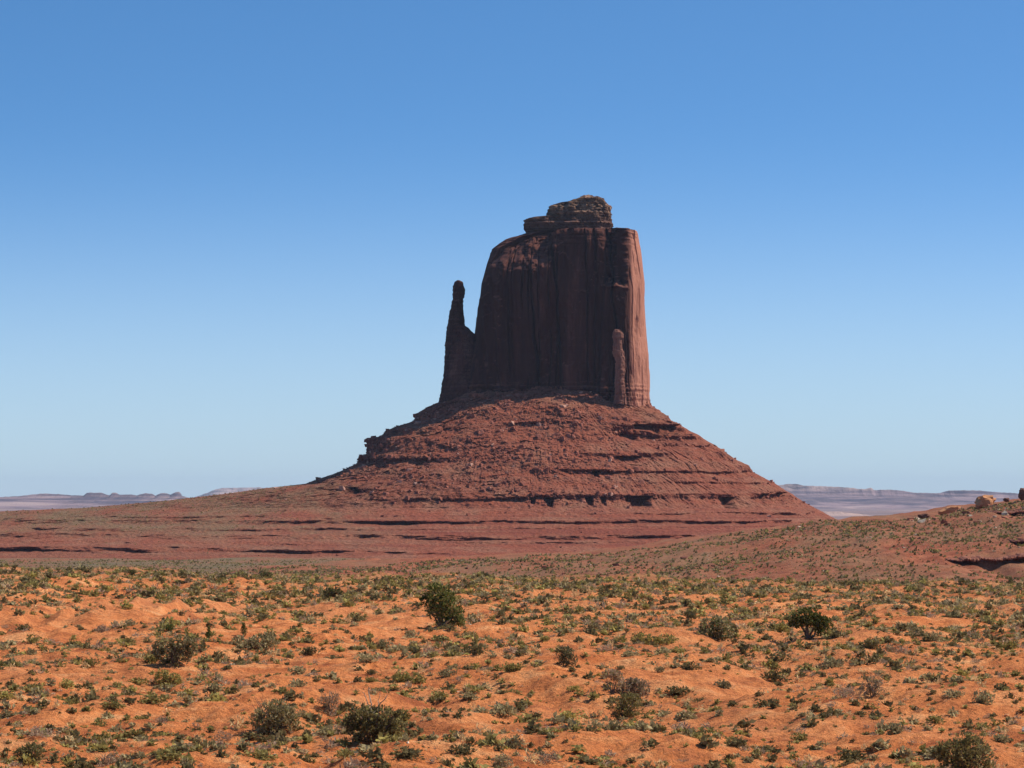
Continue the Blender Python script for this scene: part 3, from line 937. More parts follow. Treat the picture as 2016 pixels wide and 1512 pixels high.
mesa('faint flat-topped mesa far off above the sloping ridge left of the butte', [(340, 990), (395, 975), (425, 963.5), (440, 960.5), (510, 959.5), (545, 962), (590, 972), (660, 990)], 40000, -46, 2000, 0.25, M_MESAL, 9, 900.0)
mesa('low pale pink ridge on the plain between the butte and the brushy hill', [(1480, 1026), (1540, 1013), (1600, 1008), (1650, 1007.5), (1700, 1013), (1760, 1021), (1800, 1030)], 12500, -70, 700, 0.35, mat_mesa('pink_ridge', -60, -66), 13, 700.0)


# ------------------------------------------------------------------ plants
def leaf_quads(c, axis, size, rng, slim=0.5):
    n = len(c)
    u = axis + 0.55 * rng.normal(size=(n, 3)); u /= np.linalg.norm(u, axis=1)[:, None] + 1e-9
    r = rng.normal(size=(n, 3))
    w = np.cross(u, r); w /= np.linalg.norm(w, axis=1)[:, None] + 1e-9
    s = (size * (0.6 + 0.8 * rng.rand(n)))[:, None]
    v = np.stack([c - u * s, c + w * s * slim, c + u * s, c - w * s * slim], 1).reshape(-1, 3)
    return v, np.arange(4 * n).reshape(-1, 4)


def lobe_points(rng, lobes, n, gap=-0.12, fq=2.2, shell=0.42):
    """Points in a union of ellipsoid lobes (cx, cy, cz, rx, ry, rz, weight), with holes."""
    L = np.asarray(lobes, float)
    out, ax = [], []
    need = n
    while need > 0:
        k = rng.choice(len(L), size=need * 2, p=L[:, 6] / L[:, 6].sum())
        d = rng.normal(size=(len(k), 3)); d /= np.linalg.norm(d, axis=1)[:, None]
        r = rng.rand(len(k)) ** shell
        p = L[k, :3] + d * r[:, None] * L[k, 3:6]
        # ragged outline
        p = p + d * (0.16 * L[k, 3:6].mean(1) * fbm(d[:, 0] * 2.5 + k * 3, d[:, 1] * 2.5, d[:, 2] * 2.5, 3))[:, None]
        sc = fq / L[:, 3:6].mean()
        ok = (perlin(p[:, 0] * sc, p[:, 1] * sc, p[:, 2] * sc) > gap) & (p[:, 2] > 0.0)
        out.append(p[ok][:need]); ax.append(d[ok][:need])
        need -= len(out[-1])
    return np.concatenate(out), np.concatenate(ax)


def tubes(segs, sides=5):
    V, Fc = [], []
    for p0, p1, r0, r1 in segs:
        p0, p1 = np.asarray(p0, float), np.asarray(p1, float)
        d = p1 - p0; d /= np.linalg.norm(d) + 1e-9
        a = np.cross(d, [0.3, 0.5, 0.81]); a /= np.linalg.norm(a) + 1e-9
        b = np.cross(d, a)
        base = sum(len(x) for x in V)
        ang = np.linspace(0, 2 * math.pi, sides, endpoint=False)
        ring = np.cos(ang)[:, None] * a + np.sin(ang)[:, None] * b
        V.append(np.concatenate([p0 + ring * r0, p1 + ring * r1]))
        for i in range(sides):
            j = (i + 1) % sides
            Fc.append((base + i, base + j, base + sides + j, base + sides + i))
    return np.concatenate(V), np.array(Fc)


def branch(rng, p0, p1, r0, r1, n=4, wob=0.12):
    pts = [np.asarray(p0, float)]
    L = np.linalg.norm(np.asarray(p1) - np.asarray(p0))
    for i in range(1, n + 1):
        q = np.asarray(p0) + (np.asarray(p1) - np.asarray(p0)) * i / n
        if i < n:
            q = q + rng.normal(size=3) * wob * L / n * 1.5
        pts.append(q)
    return [(pts[i], pts[i + 1], r0 + (r1 - r0) * i / n, r0 + (r1 - r0) * (i + 1) / n) for i in range(n)]


LANDMARKS = []     # (px, py, short phrase)


def plant(name, label, cat, px, py, width, height, lobes, leaf, n, leaf_size, stems=(), dead=(), up=0.3, gap=-0.02, short=None, seed=0, D=None, parts=('crown', 'trunk'), stem_mat=None, group=None, shell=0.42, slim=0.5):
    """A plant of its own: width/height in photo px; lobes and stems in units of its width (x right, y away, z up)."""
    rng = np.random.RandomState(seed)
    if D is None:
        x, d, z = hit_ground(px, py)
    else:
        d = D; x = (px - 1008.0) / F * d; z = float(ground_z(x, d))
    s = width * d / F
    hs = height * d / F
    root = bpy.data.objects.new(name, None)
    COL.objects.link(root)
    root.location = (x, d, z - 0.04)
    tag(root, label, cat, group)
    sc = np.array([s, s, hs])
    L = [(l[0] * s, l[1] * s, l[2] * hs, l[3] * s, l[4] * s, l[5] * hs, l[6]) for l in lobes]
    if 'juniper' not in name and name != 'dry_shrub':
        L = [(a, b, c * 0.9, d_, e, f_ * 1.1, g) for a, b, c, d_, e, f_, g in L] + [(0, 0, 0.22 * hs, 0.40 * s, 0.38 * s, 0.30 * hs, 0.28 * sum(l[6] for l in L))]
    p, ax = lobe_points(rng, L, n, gap, shell=shell)
    ax = ax * (1 - up) + np.array([0, 0, up])
    v, f = leaf_quads(p, ax, leaf_size * s, rng, slim)
    keys = leaf if isinstance(leaf, (list, tuple)) else [leaf]
    me = make_mesh(parts[0], v, f, False, [LEAF[k] for k in keys], rng.choice(len(keys), size=len(f), p=[0.7] + [0.3 / (len(keys) - 1)] * (len(keys) - 1) if len(keys) > 1 else [1.0]))
    link(parts[0], me, root)
    segs = []
    for st in stems:
        segs += branch(rng, np.array(st[0]) * sc, np.array(st[1]) * sc, st[2] * s, st[3] * s)
    if segs:
        v, f = tubes(segs)
        link(parts[1], make_mesh(parts[1], v, f, True, [stem_mat or M_BARK]), root)
    segs = []
    for st in dead:
        segs += branch(rng, np.array(st[0]) * sc, np.array(st[1]) * sc, st[2] * s, st[3] * s, 4, 0.2)
    if segs:
        v, f = tubes(segs)
        b = link('dead_branch', make_mesh('dead_branch', v, f, True, [M_DEAD]), root)
        b['label'] = 'bare bleached branches'
    LANDMARKS.append((px, py - height * 0.4, short or cat, name))
    return root


def fan(rng, n, r0=0.02, spread=0.42, h=0.75):
    out = []
    for i in range(n):
        a = rng.rand() * 2 * math.pi; q = spread * (0.3 + 0.7 * rng.rand())
        out.append(((0.05 * math.cos(a), 0.05 * math.sin(a), 0.0), (q * math.cos(a), q * math.sin(a), h * (0.6 + 0.4 * rng.rand())), r0, r0 * 0.25))
    return out


_r = np.random.RandomState(5)
plant('juniper_tree', 'tallest dark green juniper, leaning and forked, above a black shadow on bare orange ground', 'juniper tree', 868, 1237, 92, 90,
      [(-0.03, 0, 0.70, 0.34, 0.34, 0.30, 3), (-0.16, 0, 0.52, 0.28, 0.30, 0.20, 1.5), (0.10, 0.05, 0.55, 0.25, 0.3, 0.24, 1.5), (0.33, 0, 0.30, 0.17, 0.25, 0.24, 1.3), (0.40, -0.05, 0.16, 0.13, 0.2, 0.13, 0.5), (-0.38, 0, 0.66, 0.10, 0.12, 0.06, 0.25), (-0.1, 0.1, 0.90, 0.2, 0.2, 0.10, 0.6), (0.0, 0.05, 0.34, 0.27, 0.28, 0.24, 1.3), (0.16, 0, 0.2, 0.2, 0.25, 0.18, 0.7)],
      ['juniper', 'olive'], 4200, 0.030, [((0.02, 0, 0), (-0.14, 0, 0.6), 0.035, 0.012), ((0.03, 0, 0), (0.02, 0, 0.75), 0.035, 0.01), ((0.04, 0, 0), (0.20, 0, 0.5), 0.03, 0.01), ((0.05, 0, 0), (0.36, 0, 0.35), 0.028, 0.01), ((0, 0, 0.02), (-0.3, 0, 0.5), 0.02, 0.008)],
      [((0.02, -0.1, 0.0), (-0.22, -0.2, 0.06), 0.012, 0.008), ((0.05, -0.1, 0.02), (0.36, -0.3, 0.0), 0.014, 0.008), ((0.04, -0.15, 0.05), (0.22, -0.25, 0.22), 0.012, 0.006)],
      short='the tall forked juniper', seed=1)
plant('juniper_tree', 'round dark juniper with a short trunk over a long black shadow at the right', 'juniper tree', 1588, 1257, 84, 64,
      [(0.0, 0, 0.66, 0.36, 0.36, 0.32, 3), (-0.25, 0, 0.55, 0.22, 0.28, 0.22, 1.2), (0.26, 0, 0.55, 0.24, 0.28, 0.25, 1.5), (0.48, 0.05, 0.46, 0.16, 0.2, 0.18, 0.6), (0.3, -0.05, 0.28, 0.12, 0.2, 0.2, 0.6)],
      ['juniper', 'olive'], 3400, 0.032, [((0.02, 0, 0), (0.0, 0, 0.7), 0.05, 0.015), ((0.02, 0, 0), (-0.22, 0, 0.6), 0.035, 0.01), ((0.03, 0, 0), (0.28, 0, 0.55), 0.035, 0.01), ((0.03, 0, 0), (0.46, 0, 0.45), 0.03, 0.01)],
      short='the round dark juniper', seed=2)
plant('sagebrush_shrub', 'large silvery grey two-lobed bush with a black shadow under it at the left', 'bush', 344, 1308, 92, 66,
      [(-0.24, 0, 0.55, 0.25, 0.28, 0.40, 2), (0.24, 0, 0.55, 0.24, 0.28, 0.38, 2), (0.0, 0.05, 0.62, 0.22, 0.25, 0.30, 1), (-0.36, 0, 0.45, 0.13, 0.2, 0.25, 0.6), (0.37, 0, 0.6, 0.13, 0.2, 0.25, 0.6)],
      ['sage', 'olive'], 3200, 0.030, fan(_r, 9, 0.022, 0.40, 0.8), short='the silvery two-lobed bush', seed=3, parts=('foliage', 'stem'), up=0.2)
plant('sagebrush_shrub', 'large round grey-green twiggy bush with a dark base, bottom left of centre', 'bush', 543, 1444, 106, 76,
      [(0.0, 0, 0.5, 0.42, 0.42, 0.42, 4), (-0.30, 0, 0.42, 0.2, 0.3, 0.28, 1), (0.30, 0, 0.45, 0.2, 0.3, 0.30, 1), (0.05, 0, 0.8, 0.22, 0.22, 0.16, 1)],
      ['sage', 'olive'], 3600, 0.036, fan(_r, 26, 0.012, 0.46, 1.0), short='the round twiggy bush', seed=4, up=0.45, slim=0.28, parts=('foliage', 'stem'))
plant('blackbrush_shrub', 'broad dark bush topped with bare bleached dead branches near the bottom centre', 'bush', 733, 1464, 120, 92,
      [(-0.16, 0, 0.58, 0.32, 0.34, 0.28, 3), (0.16, 0, 0.52, 0.30, 0.34, 0.28, 2.5), (0.36, 0, 0.32, 0.16, 0.25, 0.22, 1.2), (-0.34, 0, 0.4, 0.14, 0.25, 0.2, 1), (0.05, -0.1, 0.3, 0.34, 0.25, 0.22, 1.5), (0.42, 0, 0.66, 0.08, 0.1, 0.07, 0.25)],
      ['dark', 'olive'], 4200, 0.028, fan(_r, 14, 0.02, 0.42, 0.75), [((0.0, 0, 0.5), (-0.06, 0, 1.16), 0.014, 0.006), ((0.02, 0, 0.6), (0.24, 0, 0.98), 0.013, 0.006), ((-0.03, 0, 0.7), (-0.16, 0, 1.05), 0.009, 0.005), ((0.1, 0, 0.75), (0.12, 0, 1.02), 0.008, 0.004)],
      short='the dark bush with dead branches', seed=5, parts=('foliage', 'stem'))
plant('sagebrush_shrub', 'dense olive mound-shaped bush in front of a grey one, right of centre', 'bush', 1232, 1413, 80, 56,
      [(0.0, 0, 0.42, 0.46, 0.44, 0.48, 5), (0.1, 0, 0.7, 0.3, 0.3, 0.26, 1.5)], ['olive', 'sage'], 2800, 0.036, fan(_r, 12, 0.012, 0.4, 0.9), short='the olive mound bush', seed=6, up=0.5, slim=0.3, parts=('foliage', 'stem'))
plant('sagebrush_shrub', 'greyish brown open bush just behind the dense olive mound', 'bush', 1246, 1374, 78, 46,
      [(-0.2, 0, 0.5, 0.25, 0.3, 0.42, 2), (0.18, 0, 0.48, 0.3, 0.3, 0.40, 2), (0, 0, 0.75, 0.2, 0.2, 0.2, 0.8)], ['dry', 'sage'], 1900, 0.034, fan(_r, 14, 0.012, 0.45, 0.95), short='the brown bush behind the olive mound', seed=7, up=0.3, parts=('foliage', 'stem'))
plant('dry_shrub', 'tan half-dead shrub with a bare leggy base beside the brown open bush', 'bush', 1206, 1366, 46, 54,
      [(-0.1, 0, 0.72, 0.4, 0.35, 0.22, 2), (0.2, 0, 0.66, 0.25, 0.3, 0.22, 1), (0.3, 0, 0.36, 0.14, 0.2, 0.2, 0.4)], ['dry', 'olive'], 1100, 0.045, fan(_r, 7, 0.03, 0.36, 0.75), [((0, 0, 0), (-0.5, -0.2, 0.3), 0.02, 0.01), ((0, 0, 0.1), (-0.3, 0, 0.5), 0.02, 0.01)], short='the tan leggy shrub', seed=8, parts=('foliage', 'stem'))
plant('sagebrush_shrub', 'grey-green bush with a darker right half, left of the round dark juniper', 'bush', 1410, 1261, 76, 54,
      [(0.14, 0, 0.45, 0.32, 0.34, 0.42, 3), (-0.25, 0, 0.52, 0.24, 0.3, 0.34, 1.4), (0.0, 0, 0.75, 0.2, 0.2, 0.2, 0.7)], ['sage', 'juniper'], 2300, 0.034, fan(_r, 10, 0.015, 0.4, 0.8), short='the grey-green bush', seed=9, parts=('foliage', 'stem'), up=0.3)
plant('blackbrush_shrub', 'largest dark bush, cut off by the picture edge at the bottom right', 'bush', 1896, 1530, 122, 100,
      [(-0.1, 0, 0.55, 0.34, 0.36, 0.34, 3), (0.2, 0, 0.5, 0.28, 0.34, 0.34, 2), (-0.36, 0, 0.58, 0.16, 0.2, 0.2, 1), (0.05, 0, 0.82, 0.24, 0.25, 0.16, 1), (0.4, 0, 0.25, 0.12, 0.2, 0.22, 0.6)],
      ['dark', 'olive'], 4200, 0.027, fan(_r, 16, 0.015, 0.46, 0.9), short='the large dark bush', seed=10, parts=('foliage', 'stem'))
plant('blackbrush_shrub', 'dark olive bush near the bottom left corner', 'bush', 60, 1504, 62, 46,
      [(0.05, 0, 0.5, 0.4, 0.4, 0.42, 3), (-0.25, 0, 0.4, 0.24, 0.3, 0.34, 1)], ['dark', 'olive'], 2200, 0.036, fan(_r, 10, 0.015, 0.42, 0.85), short='the dark olive bush', seed=11, parts=('foliage', 'stem'))
plant('juniper_seedling', 'small dark conical evergreen just right of the silvery two-lobed bush', 'young juniper', 411, 1260, 18, 27,
      [(0, 0, 0.38, 0.42, 0.42, 0.36, 3), (0, 0, 0.72, 0.24, 0.24, 0.26, 1)], ['juniper'], 700, 0.07, [((0, 0, 0), (0, 0, 0.8), 0.05, 0.02)], short='the small conical evergreen', seed=12, gap=-0.4)
plant('juniper_seedling', 'small dark upright evergreen beside the low grey mat of brush', 'young juniper', 480, 1254, 17, 30,
      [(0, 0, 0.42, 0.40, 0.40, 0.38, 3), (-0.05, 0, 0.78, 0.22, 0.22, 0.22, 1)], ['juniper'], 700, 0.07, [((0, 0, 0), (0, 0, 0.8), 0.05, 0.02)], short='the small upright evergreen', seed=13, gap=-0.4)
plant('juniper_seedling', 'small green tuft-like evergreen behind the silvery two-lobed bush', 'young juniper', 334, 1247, 17, 20,
      [(0, 0, 0.45, 0.5, 0.5, 0.45, 3)], ['juniper'], 500, 0.08, [((0, 0, 0), (0, 0, 0.7), 0.05, 0.02)], seed=14, short='the green tuft-like evergreen', gap=-0.4)
plant('dry_shrub', 'brownish grey open shrub over a round black shadow, right of the round twiggy bush', 'bush', 648, 1410, 56, 52,
      [(0.1, 0, 0.55, 0.34, 0.34, 0.36, 2), (-0.2, 0, 0.55, 0.25, 0.3, 0.28, 1), (0.15, 0, 0.15, 0.26, 0.26, 0.15, 1)], ['dry', 'dark'], 1300, 0.04, fan(_r, 14, 0.014, 0.45, 0.95), short='the open brownish shrub', seed=15, parts=('foliage', 'stem'), up=0.4, slim=0.25)
plant('sagebrush_shrub', 'thin upright brownish grey bush in the crowded brush right of the olive mound', 'bush', 1718, 1372, 54, 52,
      [(0.1, 0, 0.5, 0.36, 0.34, 0.46, 2), (-0.25, 0, 0.4, 0.22, 0.3, 0.3, 1)], ['dry', 'dark'], 1400, 0.04, fan(_r, 14, 0.014, 0.42, 0.95), short='the thin upright bush', seed=16, parts=('foliage', 'stem'), up=0.5, slim=0.3)
plant('sagebrush_shrub', 'pale grey dome-shaped bush at the bottom edge near the centre', 'bush', 987, 1510, 46, 30,
      [(0, 0, 0.4, 0.5, 0.45, 0.55, 3)], ['sage', 'dry'], 1300, 0.04, fan(_r, 8, 0.014, 0.4, 0.9), short='the pale grey dome bush', seed=17, parts=('foliage', 'stem'))
plant('rabbitbrush_shrub', 'wide low yellow-green bush on bare orange ground left of centre', 'bush', 805, 1345, 66, 26,
      [(-0.2, 0, 0.4, 0.32, 0.3, 0.5, 2), (0.22, 0, 0.35, 0.3, 0.3, 0.45, 1.5)], ['olive', 'yellow'], 1300, 0.04, fan(_r, 8, 0.012, 0.4, 0.8), short='the low yellow-green bush', seed=18, parts=('foliage', 'stem'))
plant('rabbitbrush_shrub', 'yellow-green bush with a grey mat on its right, below the silvery two-lobed bush', 'bush', 330, 1350, 58, 32,
      [(-0.15, 0, 0.5, 0.34, 0.3, 0.5, 2), (0.25, 0, 0.35, 0.28, 0.3, 0.4, 1.5)], ['yellow', 'olive'], 1300, 0.042, fan(_r, 8, 0.012, 0.4, 0.8), short='the yellow-green bush', seed=19, parts=('foliage', 'stem'))
plant('sagebrush_shrub', 'low spreading blue-grey mat of brush left of the small conical evergreens', 'bush', 500, 1276, 100, 24,
      [(-0.3, 0, 0.5, 0.2, 0.3, 0.5, 1.5), (0.0, 0, 0.5, 0.25, 0.3, 0.5, 1.5), (0.3, 0, 0.45, 0.2, 0.3, 0.4, 1.2), (0.24, 0.1, 0.85, 0.16, 0.2, 0.4, 1)], ['sage', 'dark'], 2000, 0.026, fan(_r, 8, 0.01, 0.42, 0.8), short='the blue-grey mat', seed=20, parts=('foliage', 'stem'))
plant('rabbitbrush_shrub', 'low green and yellow mat of brush above a bare patch right of centre', 'bush', 1290, 1270, 96, 24,
      [(-0.25, 0, 0.5, 0.26, 0.3, 0.5, 1.5), (0.2, 0, 0.45, 0.28, 0.3, 0.45, 1.5)], ['yellow', 'dark'], 1700, 0.026, fan(_r, 8, 0.01, 0.42, 0.8), short='the low green and yellow mat', seed=21, parts=('foliage', 'stem'))
plant('sagebrush_shrub', 'dark blue-green clump of brush right of centre above the tan leggy shrub', 'bush', 1112, 1312, 56, 46,
      [(-0.05, 0, 0.72, 0.3, 0.3, 0.28, 1.5), (0.12, 0, 0.35, 0.36, 0.3, 0.3, 2)], ['dark', 'sage'], 1500, 0.036, fan(_r, 8, 0.012, 0.4, 0.8), short='the blue-green clump', seed=22, parts=('foliage', 'stem'))
for i, (px, py, w, h, lb, sh) in enumerate([
        (260, 1131, 15, 14, 'dark round shrub on the far rim, leftmost of the row against the red slope', 'the leftmost rim shrub'),
        (336, 1132, 15, 13, 'dark two-pronged shrub on the far rim above the silvery two-lobed bush', 'the two-pronged rim shrub'),
        (427, 1133, 16, 12, 'dark low shrub on the far rim right of the two-pronged one', 'the low rim shrub'),
        (523, 1137, 26, 18, 'green tree-like shrub, widest on the far rim at the left', 'the wide rim shrub'),
        (655, 1176, 40, 20, 'wide green shrub just below the far rim left of the tall juniper', 'the wide green shrub')]):
    plant('blackbrush_shrub', lb, 'bush', px, py, w, h, [(-0.15, 0, 0.5, 0.35, 0.4, 0.45, 2), (0.2, 0, 0.55, 0.3, 0.4, 0.45, 1.5)], ['dark', 'juniper'], 500, 0.075, short=sh, seed=40 + i, D=(515.0 if py < 1150 else None), parts=('foliage', 'stem'), group='shrubs on the far rim' if py < 1150 else None)


# ---- small shrubs: low meshes by kind
def tuft(seed, kind, n, leaf, twigs=4):
    rng = np.random.RandomState(seed)
    k = rng.randint(2, 5)
    L = []
    for i in range(k):
        a = rng.rand() * 6.28; q = 0.24 * rng.rand() ** 0.5
        L.append((q * math.cos(a), q * math.sin(a), 0.12 + 0.10 * rng.rand(), 0.28 + 0.18 * rng.rand(), 0.28 + 0.18 * rng.rand(), 0.24 + 0.16 * rng.rand(), 1))
    p, ax = lobe_points(rng, L, n, -0.25, 1.8, 0.5)
    up = 0.55 if kind in ('straw', 'dry') else 0.3
    if kind == 'straw':
        p = p * np.array([0.8, 0.8, 1.2])
    v, f = leaf_quads(p, ax * (1 - up) + np.array([0, 0, up]), leaf, rng, 0.22 if kind in ('straw', 'dry') else 0.55)
    return v, f


KINDS = {'sage': ('sagebrush_shrub', 'grey-green sagebrush'), 'olive': ('olive_shrub', 'olive shrub'), 'dark': ('blackbrush_shrub', 'dark blackbrush'),
         'yellow': ('rabbitbrush_shrub', 'yellow-green rabbitbrush'), 'dry': ('dry_shrub', 'dry brownish shrub')}
SMALL = {k: [make_mesh(KINDS[k][0], *tuft(100 + 10 * j + i, k, 330, 0.065), False, [LEAF[k]]) for i in range(4)] for j, k in enumerate(KINDS)}


def brush_density(x, y):
    px = 1008 + x * F / y
    py = HY - ground_z(x, y) * F / y
    d = 0.68 + 1.3 * fbm(x / 10, y / 16, 12.0, 3)
    d = d + 0.5 * sstep(1420, 1512, py) + 0.45 * sstep(1190, 1150, py)
    d = d + 0.8 * gauss(py, 1268 + 0 * px, 34) * sstep(1600, 1720, px) + 0.35 * sstep(1380, 1440, py) * sstep(700, 300, px) + 0.06
    for bx, by, wx, wy in BARE:
        d = d - 1.0 * gauss(px, bx, wx) * gauss(py, by, wy)
    return d, px, py


def sample_plants(n, rng, ymin, ymax, wide=False, p=1.0):
    y = ymin + (ymax - ymin) * rng.rand(n) ** p
    x = (rng.rand(n) * 2 - 1) * (0.178 * y + (38 if wide else 8))
    d, px, py = brush_density(x, y)
    k = rng.rand(n) < np.clip(d, 0.03, 1)
    return x[k], y[k]


LMX = np.array([l[0] for l in LANDMARKS]); LMY = np.array([l[1] for l in LANDMARKS])


def small_shrubs():
    rng = np.random.RandomState(77)
    x, y = sample_plants(3000, rng, 146, 330, p=1.0)
    z = ground_z(x, y)
    px = 1008 + x * F / y; py = HY - z * F / y
    kinds = np.array(list(KINDS))[rng.choice(5, size=len(x), p=[0.32, 0.30, 0.20, 0.07, 0.11])]
    size = np.clip(0.58 + 0.38 * rng.gamma(2.0, 0.75, len(x)), 0.5, 2.0)
    spx = size * F / y
    ok = (px > 8) & (px < 2008) & (py < 1508)
    for lx, ly in zip(LMX, LMY):
        ok &= ~((np.abs(px - lx) < 48) & (np.abs(py - ly - 12) < 34))
    # keep clear of one another
    order = np.argsort(-spx)
    keep = []
    for i in order:
        if not ok[i]:
            continue
        if any((abs(px[i] - px[j]) < 0.55 * (spx[i] + spx[j])) and (abs(py[i] - py[j]) < 0.3 * (spx[i] + spx[j])) for j in keep):
            continue
        keep.append(i)
        if len(keep) >= 275:
            break
    # describe each by the landmark bush it stands nearest to
    info = {}
    for i in keep:
        dd = np.hypot(px[i] - LMX, 2.0 * (py[i] - LMY))
        L = int(np.argmin(dd))
        ang = math.degrees(math.atan2(-2.0 * (py[i] - LMY[L]), px[i] - LMX[L])) % 360
        side = ['right of', 'behind and right of', 'behind', 'behind and left of', 'left of', 'in front and left of', 'in front of', 'in front and right of'][int(((ang + 22.5) % 360) // 45)]
        info.setdefault((L, side, kinds[i]), []).append((dd[L], i))
    ords = ['closest', 'second', 'third', 'fourth', 'fifth', 'sixth', 'seventh', 'eighth', 'ninth', 'tenth']
    for (L, side, kd), lst in info.items():
        lst.sort()
        for r, (dist, i) in enumerate(lst):
            nm, ph = KINDS[kd]
            sz = 'small' if spx[i] < 17 else 'broad' if spx[i] > 26 else 'low'
            o = bpy.data.objects.new(nm, SMALL[kd][rng.randint(4)])
            COL.objects.link(o)
            o.location = (x[i], y[i], z[i] - 0.03)
            o.rotation_euler = (0, 0, rng.rand() * 6.28)
            o.scale = (size[i] * (0.9 + 0.3 * rng.rand()), size[i], size[i] * (0.62 + 0.4 * rng.rand()))
            if len(lst) == 1:
                lab = f'{sz} {ph} {side} {LANDMARKS[L][2]}'
            elif r == 0:
                lab = f'{sz} {ph} closest {side} {LANDMARKS[L][2]}'
            else:
                lab = f'{sz} {ph}, {ords[min(r, 9)]} out {side} {LANDMARKS[L][2]}'
            tag(o, lab, 'shrub', 'low shrubs dotted over the orange ground')
    return [(x[i], y[i], size[i]) for i in keep]


TAKEN = np.array(small_shrubs())


def scrub():
    rng = np.random.RandomState(99)
    protos = {}
    for j, k in enumerate(LEAF_KEYS):
        protos[k] = [tuft(300 + 10 * j + i, k, 46, 0.15) for i in range(4)]
    V, Fc, MI, base = [], [], [], 0

    def add(keys, probs, x, y, z, size, squash):
        nonlocal base
        kk = rng.choice(len(keys), size=len(x), p=probs)
        for a, key in enumerate(keys):
            s = kk == a
            if not s.any():
                continue
            v, f, _ = scatter(protos[key], np.stack([x[s], y[s], z[s]], -1), size[s], rng, None, squash[s])
            V.append(v); Fc.append(f + base); MI.append(np.full(len(f), LEAF_KEYS.index(key)))
            base += len(v)

    # foreground tufts
    x, y = sample_plants(55000, rng, 120, 545, True, 1.1)
    size = np.clip(0.20 + 0.42 * rng.gamma(1.3, 0.8, len(x)), 0.16, 1.6) * (0.9 + 0.55 * sstep(220, 450, y))
    z = ground_z(x, y) - 0.02
    d = np.sqrt(((x[:, None] - TAKEN[None, :, 0]) ** 2) + ((y[:, None] - TAKEN[None, :, 1]) ** 2))
    k = (d > 0.45 * TAKEN[None, :, 2]).all(1)
    x, y, z, size = x[k], y[k], z[k], size[k]
    add(['sage', 'olive', 'dark', 'yellow', 'dry', 'straw'], [0.22, 0.24, 0.28, 0.05, 0.11, 0.10], x, y, z, size, 0.6 + 0.4 * rng.rand(len(x)))
    # the rim: a dense belt of brush and yellow grass
    n = 6000
    y = 440 + 150 * rng.rand(n); x = (rng.rand(n) * 2 - 1) * (0.178 * y + 38)
    k = rng.rand(n) < np.clip(0.55 + 0.8 * fbm(x / 20, y / 40, 2.0, 2) + 0.5 * sstep(470, 540, y), 0.1, 1)
    x, y = x[k], y[k]
    add(['yellow', 'olive', 'sage', 'dark', 'straw'], [0.30, 0.28, 0.18, 0.10, 0.14], x, y, ground_z(x, y) - 0.03, 0.5 + 0.6 * rng.rand(len(x)), 0.8 + 0.5 * rng.rand(len(x)))
    me = make_mesh('scrub', np.concatenate(V), np.concatenate(Fc), False, [LEAF[k] for k in LEAF_KEYS], np.concatenate(MI))
    tag(link('scrub', me), 'countless small tufts of brush and dry grass over the orange ground', kind='stuff')

    # hill and valley brush
    V.clear(); Fc.clear(); MI.clear(); base = 0
    for j, k in enumerate(LEAF_KEYS):
        protos[k] = [tuft(500 + 10 * j + i, k, 14, 0.26) for i in range(4)]
    n = 48000
    y = 800 + 470 * rng.rand(n); x = -140 + 430 * rng.rand(n)
    k = rng.rand(n) < np.clip(0.5 + 0.9 * fbm(x / 30, y / 50, 21.0, 3) + 0.3 * sstep(1150, 1250, y), 0.06, 1)
    x, y = x[k], y[k]
    add(['sage', 'olive', 'dark', 'yellow', 'dry'], [0.28, 0.24, 0.36, 0.05, 0.07], x, y, hill_z(x, y) - 0.05, 0.6 + 1.0 * rng.rand(len(x)) ** 1.5, 0.8 + 0.5 * rng.rand(len(x)))
    n = 9000
    y = 1300 + 760 * rng.rand(n); x = -470 + 470 * rng.rand(n)
    zz = ground_z(x, y)
    k = hill_z(x, y) < zz
    x, y, zz = x[k], y[k], zz[k]
    add(['sage', 'olive', 'dark'], [0.45, 0.3, 0.25], x, y, zz - 0.05, 0.8 + 1.0 * rng.rand(len(x)), 0.7 + 0.4 * rng.rand(len(x)))
    n = 16000
    li = rng.randint(20, len(TLEV), n); ti = rng.randint(0, 760, n)
    q = TV[li, ti]
    qx = 1008 + q[:, 0] * F / q[:, 1]
    k = (rng.rand(n) < sstep(660, 480, qx) * (0.12 + 0.88 * sstep(-28, -14, q[:, 2])) * np.clip(0.6 + 0.9 * fbm(q[:, 0] / 30, q[:, 1] / 30, 2.0, 3), 0.05, 1))
    q = q[k]
    add(['sage', 'olive', 'dark'], [0.4, 0.3, 0.3], q[:, 0], q[:, 1], q[:, 2] - 0.05, 0.7 + 0.8 * rng.rand(len(q)), 0.7 + 0.4 * rng.rand(len(q)))
    me = make_mesh('hillside_scrub', np.concatenate(V), np.concatenate(Fc), False, [LEAF[k] for k in LEAF_KEYS], np.concatenate(MI))
    tag(link('hillside_scrub', me), 'fine brush covering the hillside, the valley floor and the olive slope of the apron', kind='stuff')


scrub()


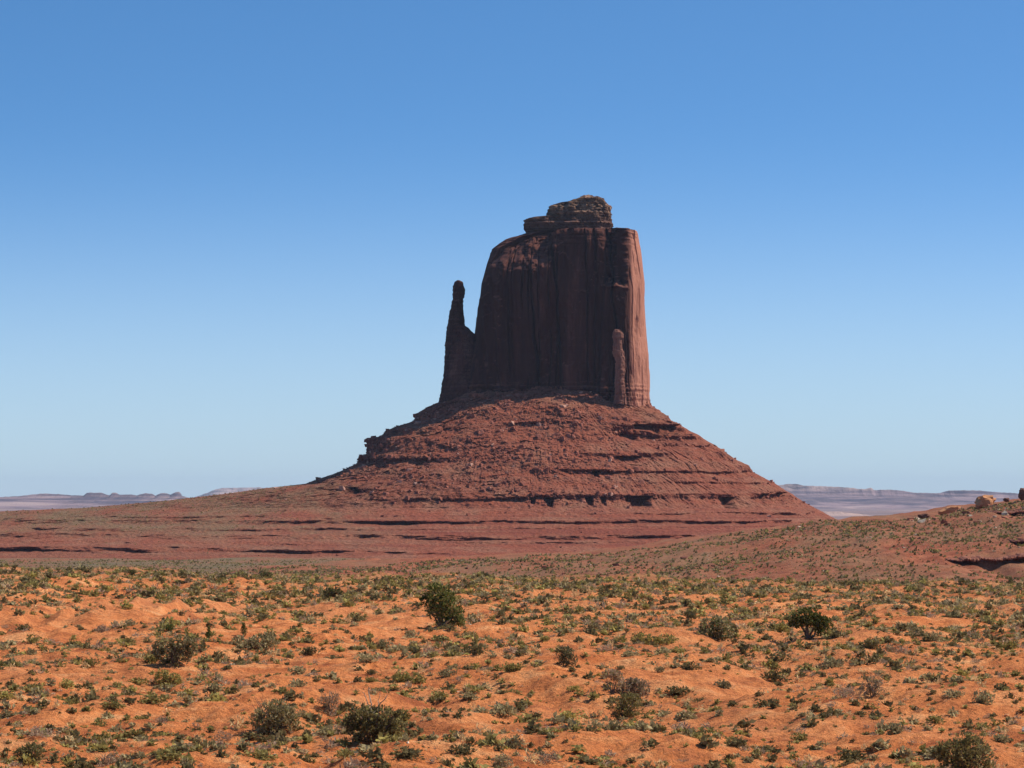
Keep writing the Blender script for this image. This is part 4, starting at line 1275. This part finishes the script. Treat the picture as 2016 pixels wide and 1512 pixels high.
def stones():
    rng = np.random.RandomState(123)
    protos = [ico_rock(rng, f) for f in (0.6, 0.75, 0.9, 0.7)]
    n = 2200
    y = 1000 + 262 * rng.rand(n) ** 0.55; x = -40 + 270 * rng.rand(n)
    k = rng.rand(n) < np.clip(0.3 + 0.8 * fbm(x / 25, y / 25, 4.0, 2), 0.02, 1)
    x, y = x[k], y[k]
    # a rockier crest towards the right edge
    xr_ = 150 + 95 * rng.rand(420); yr_ = 1150 + 105 * rng.rand(420) ** 0.7
    x = np.concatenate([x, xr_]); y = np.concatenate([y, yr_])
    p1 = np.stack([x, y, hill_z(x, y)], -1)
    s1 = 0.35 + 0.4 * rng.pareto(3.0, len(x))
    s1[-420:] = 0.4 + 0.55 * rng.pareto(2.4, 420)
    m1 = (rng.rand(len(x)) < 0.18).astype(int)
    v, f, mi = scatter(protos, p1, np.clip(s1, 0.3, 2.2), rng, m1)
    # scattered stones and clods in the foreground
    x, y = sample_plants(2500, rng, 130, 480)
    p2 = np.stack([x, y, ground_z(x, y)], -1)
    v2, f2, mi2 = scatter(protos, p2, np.clip(0.06 + 0.05 * rng.pareto(2.5, len(x)), 0.05, 0.35), rng, 2 + (rng.rand(len(x)) < 0.3).astype(int))
    me = make_mesh('loose_stones', np.concatenate([v, v2]), np.concatenate([f, f2 + len(v)]), False, [M_LEDGE, M_STONE, M_BOULDER, M_STONE], np.concatenate([mi, mi2]))
    tag(link('loose_stones', me), 'loose stones scattered over the hillside and the orange ground', kind='stuff')


stones()


# ------------------------------------------------------------------ air
def build_haze():
    x0, x1, y0, y1, z0, z1 = -15000, 15000, -300, 46500, -110, 330
    v = np.array([(x, y, z) for z in (z0, z1) for y in (y0, y1) for x in (x0, x1)], float)
    f = np.array([(0, 2, 3, 1), (4, 5, 7, 6), (0, 1, 5, 4), (2, 6, 7, 3), (0, 4, 6, 2), (1, 3, 7, 5)])
    m = bpy.data.materials.new('air'); m.use_nodes = True
    nt = m.node_tree; nt.nodes.clear()
    out = nt.nodes.new('ShaderNodeOutputMaterial'); pv = nt.nodes.new('ShaderNodeVolumePrincipled')
    pv.inputs['Color'].default_value = (0.62, 0.76, 1.0, 1)
    pv.inputs['Density'].default_value = 1.25e-5
    pv.inputs['Anisotropy'].default_value = 0.0
    nt.links.new(pv.outputs['Volume'], out.inputs['Volume'])
    me = make_mesh('haze', v, f, False, [m])
    tag(link('haze', me), kind='stuff')


build_haze()
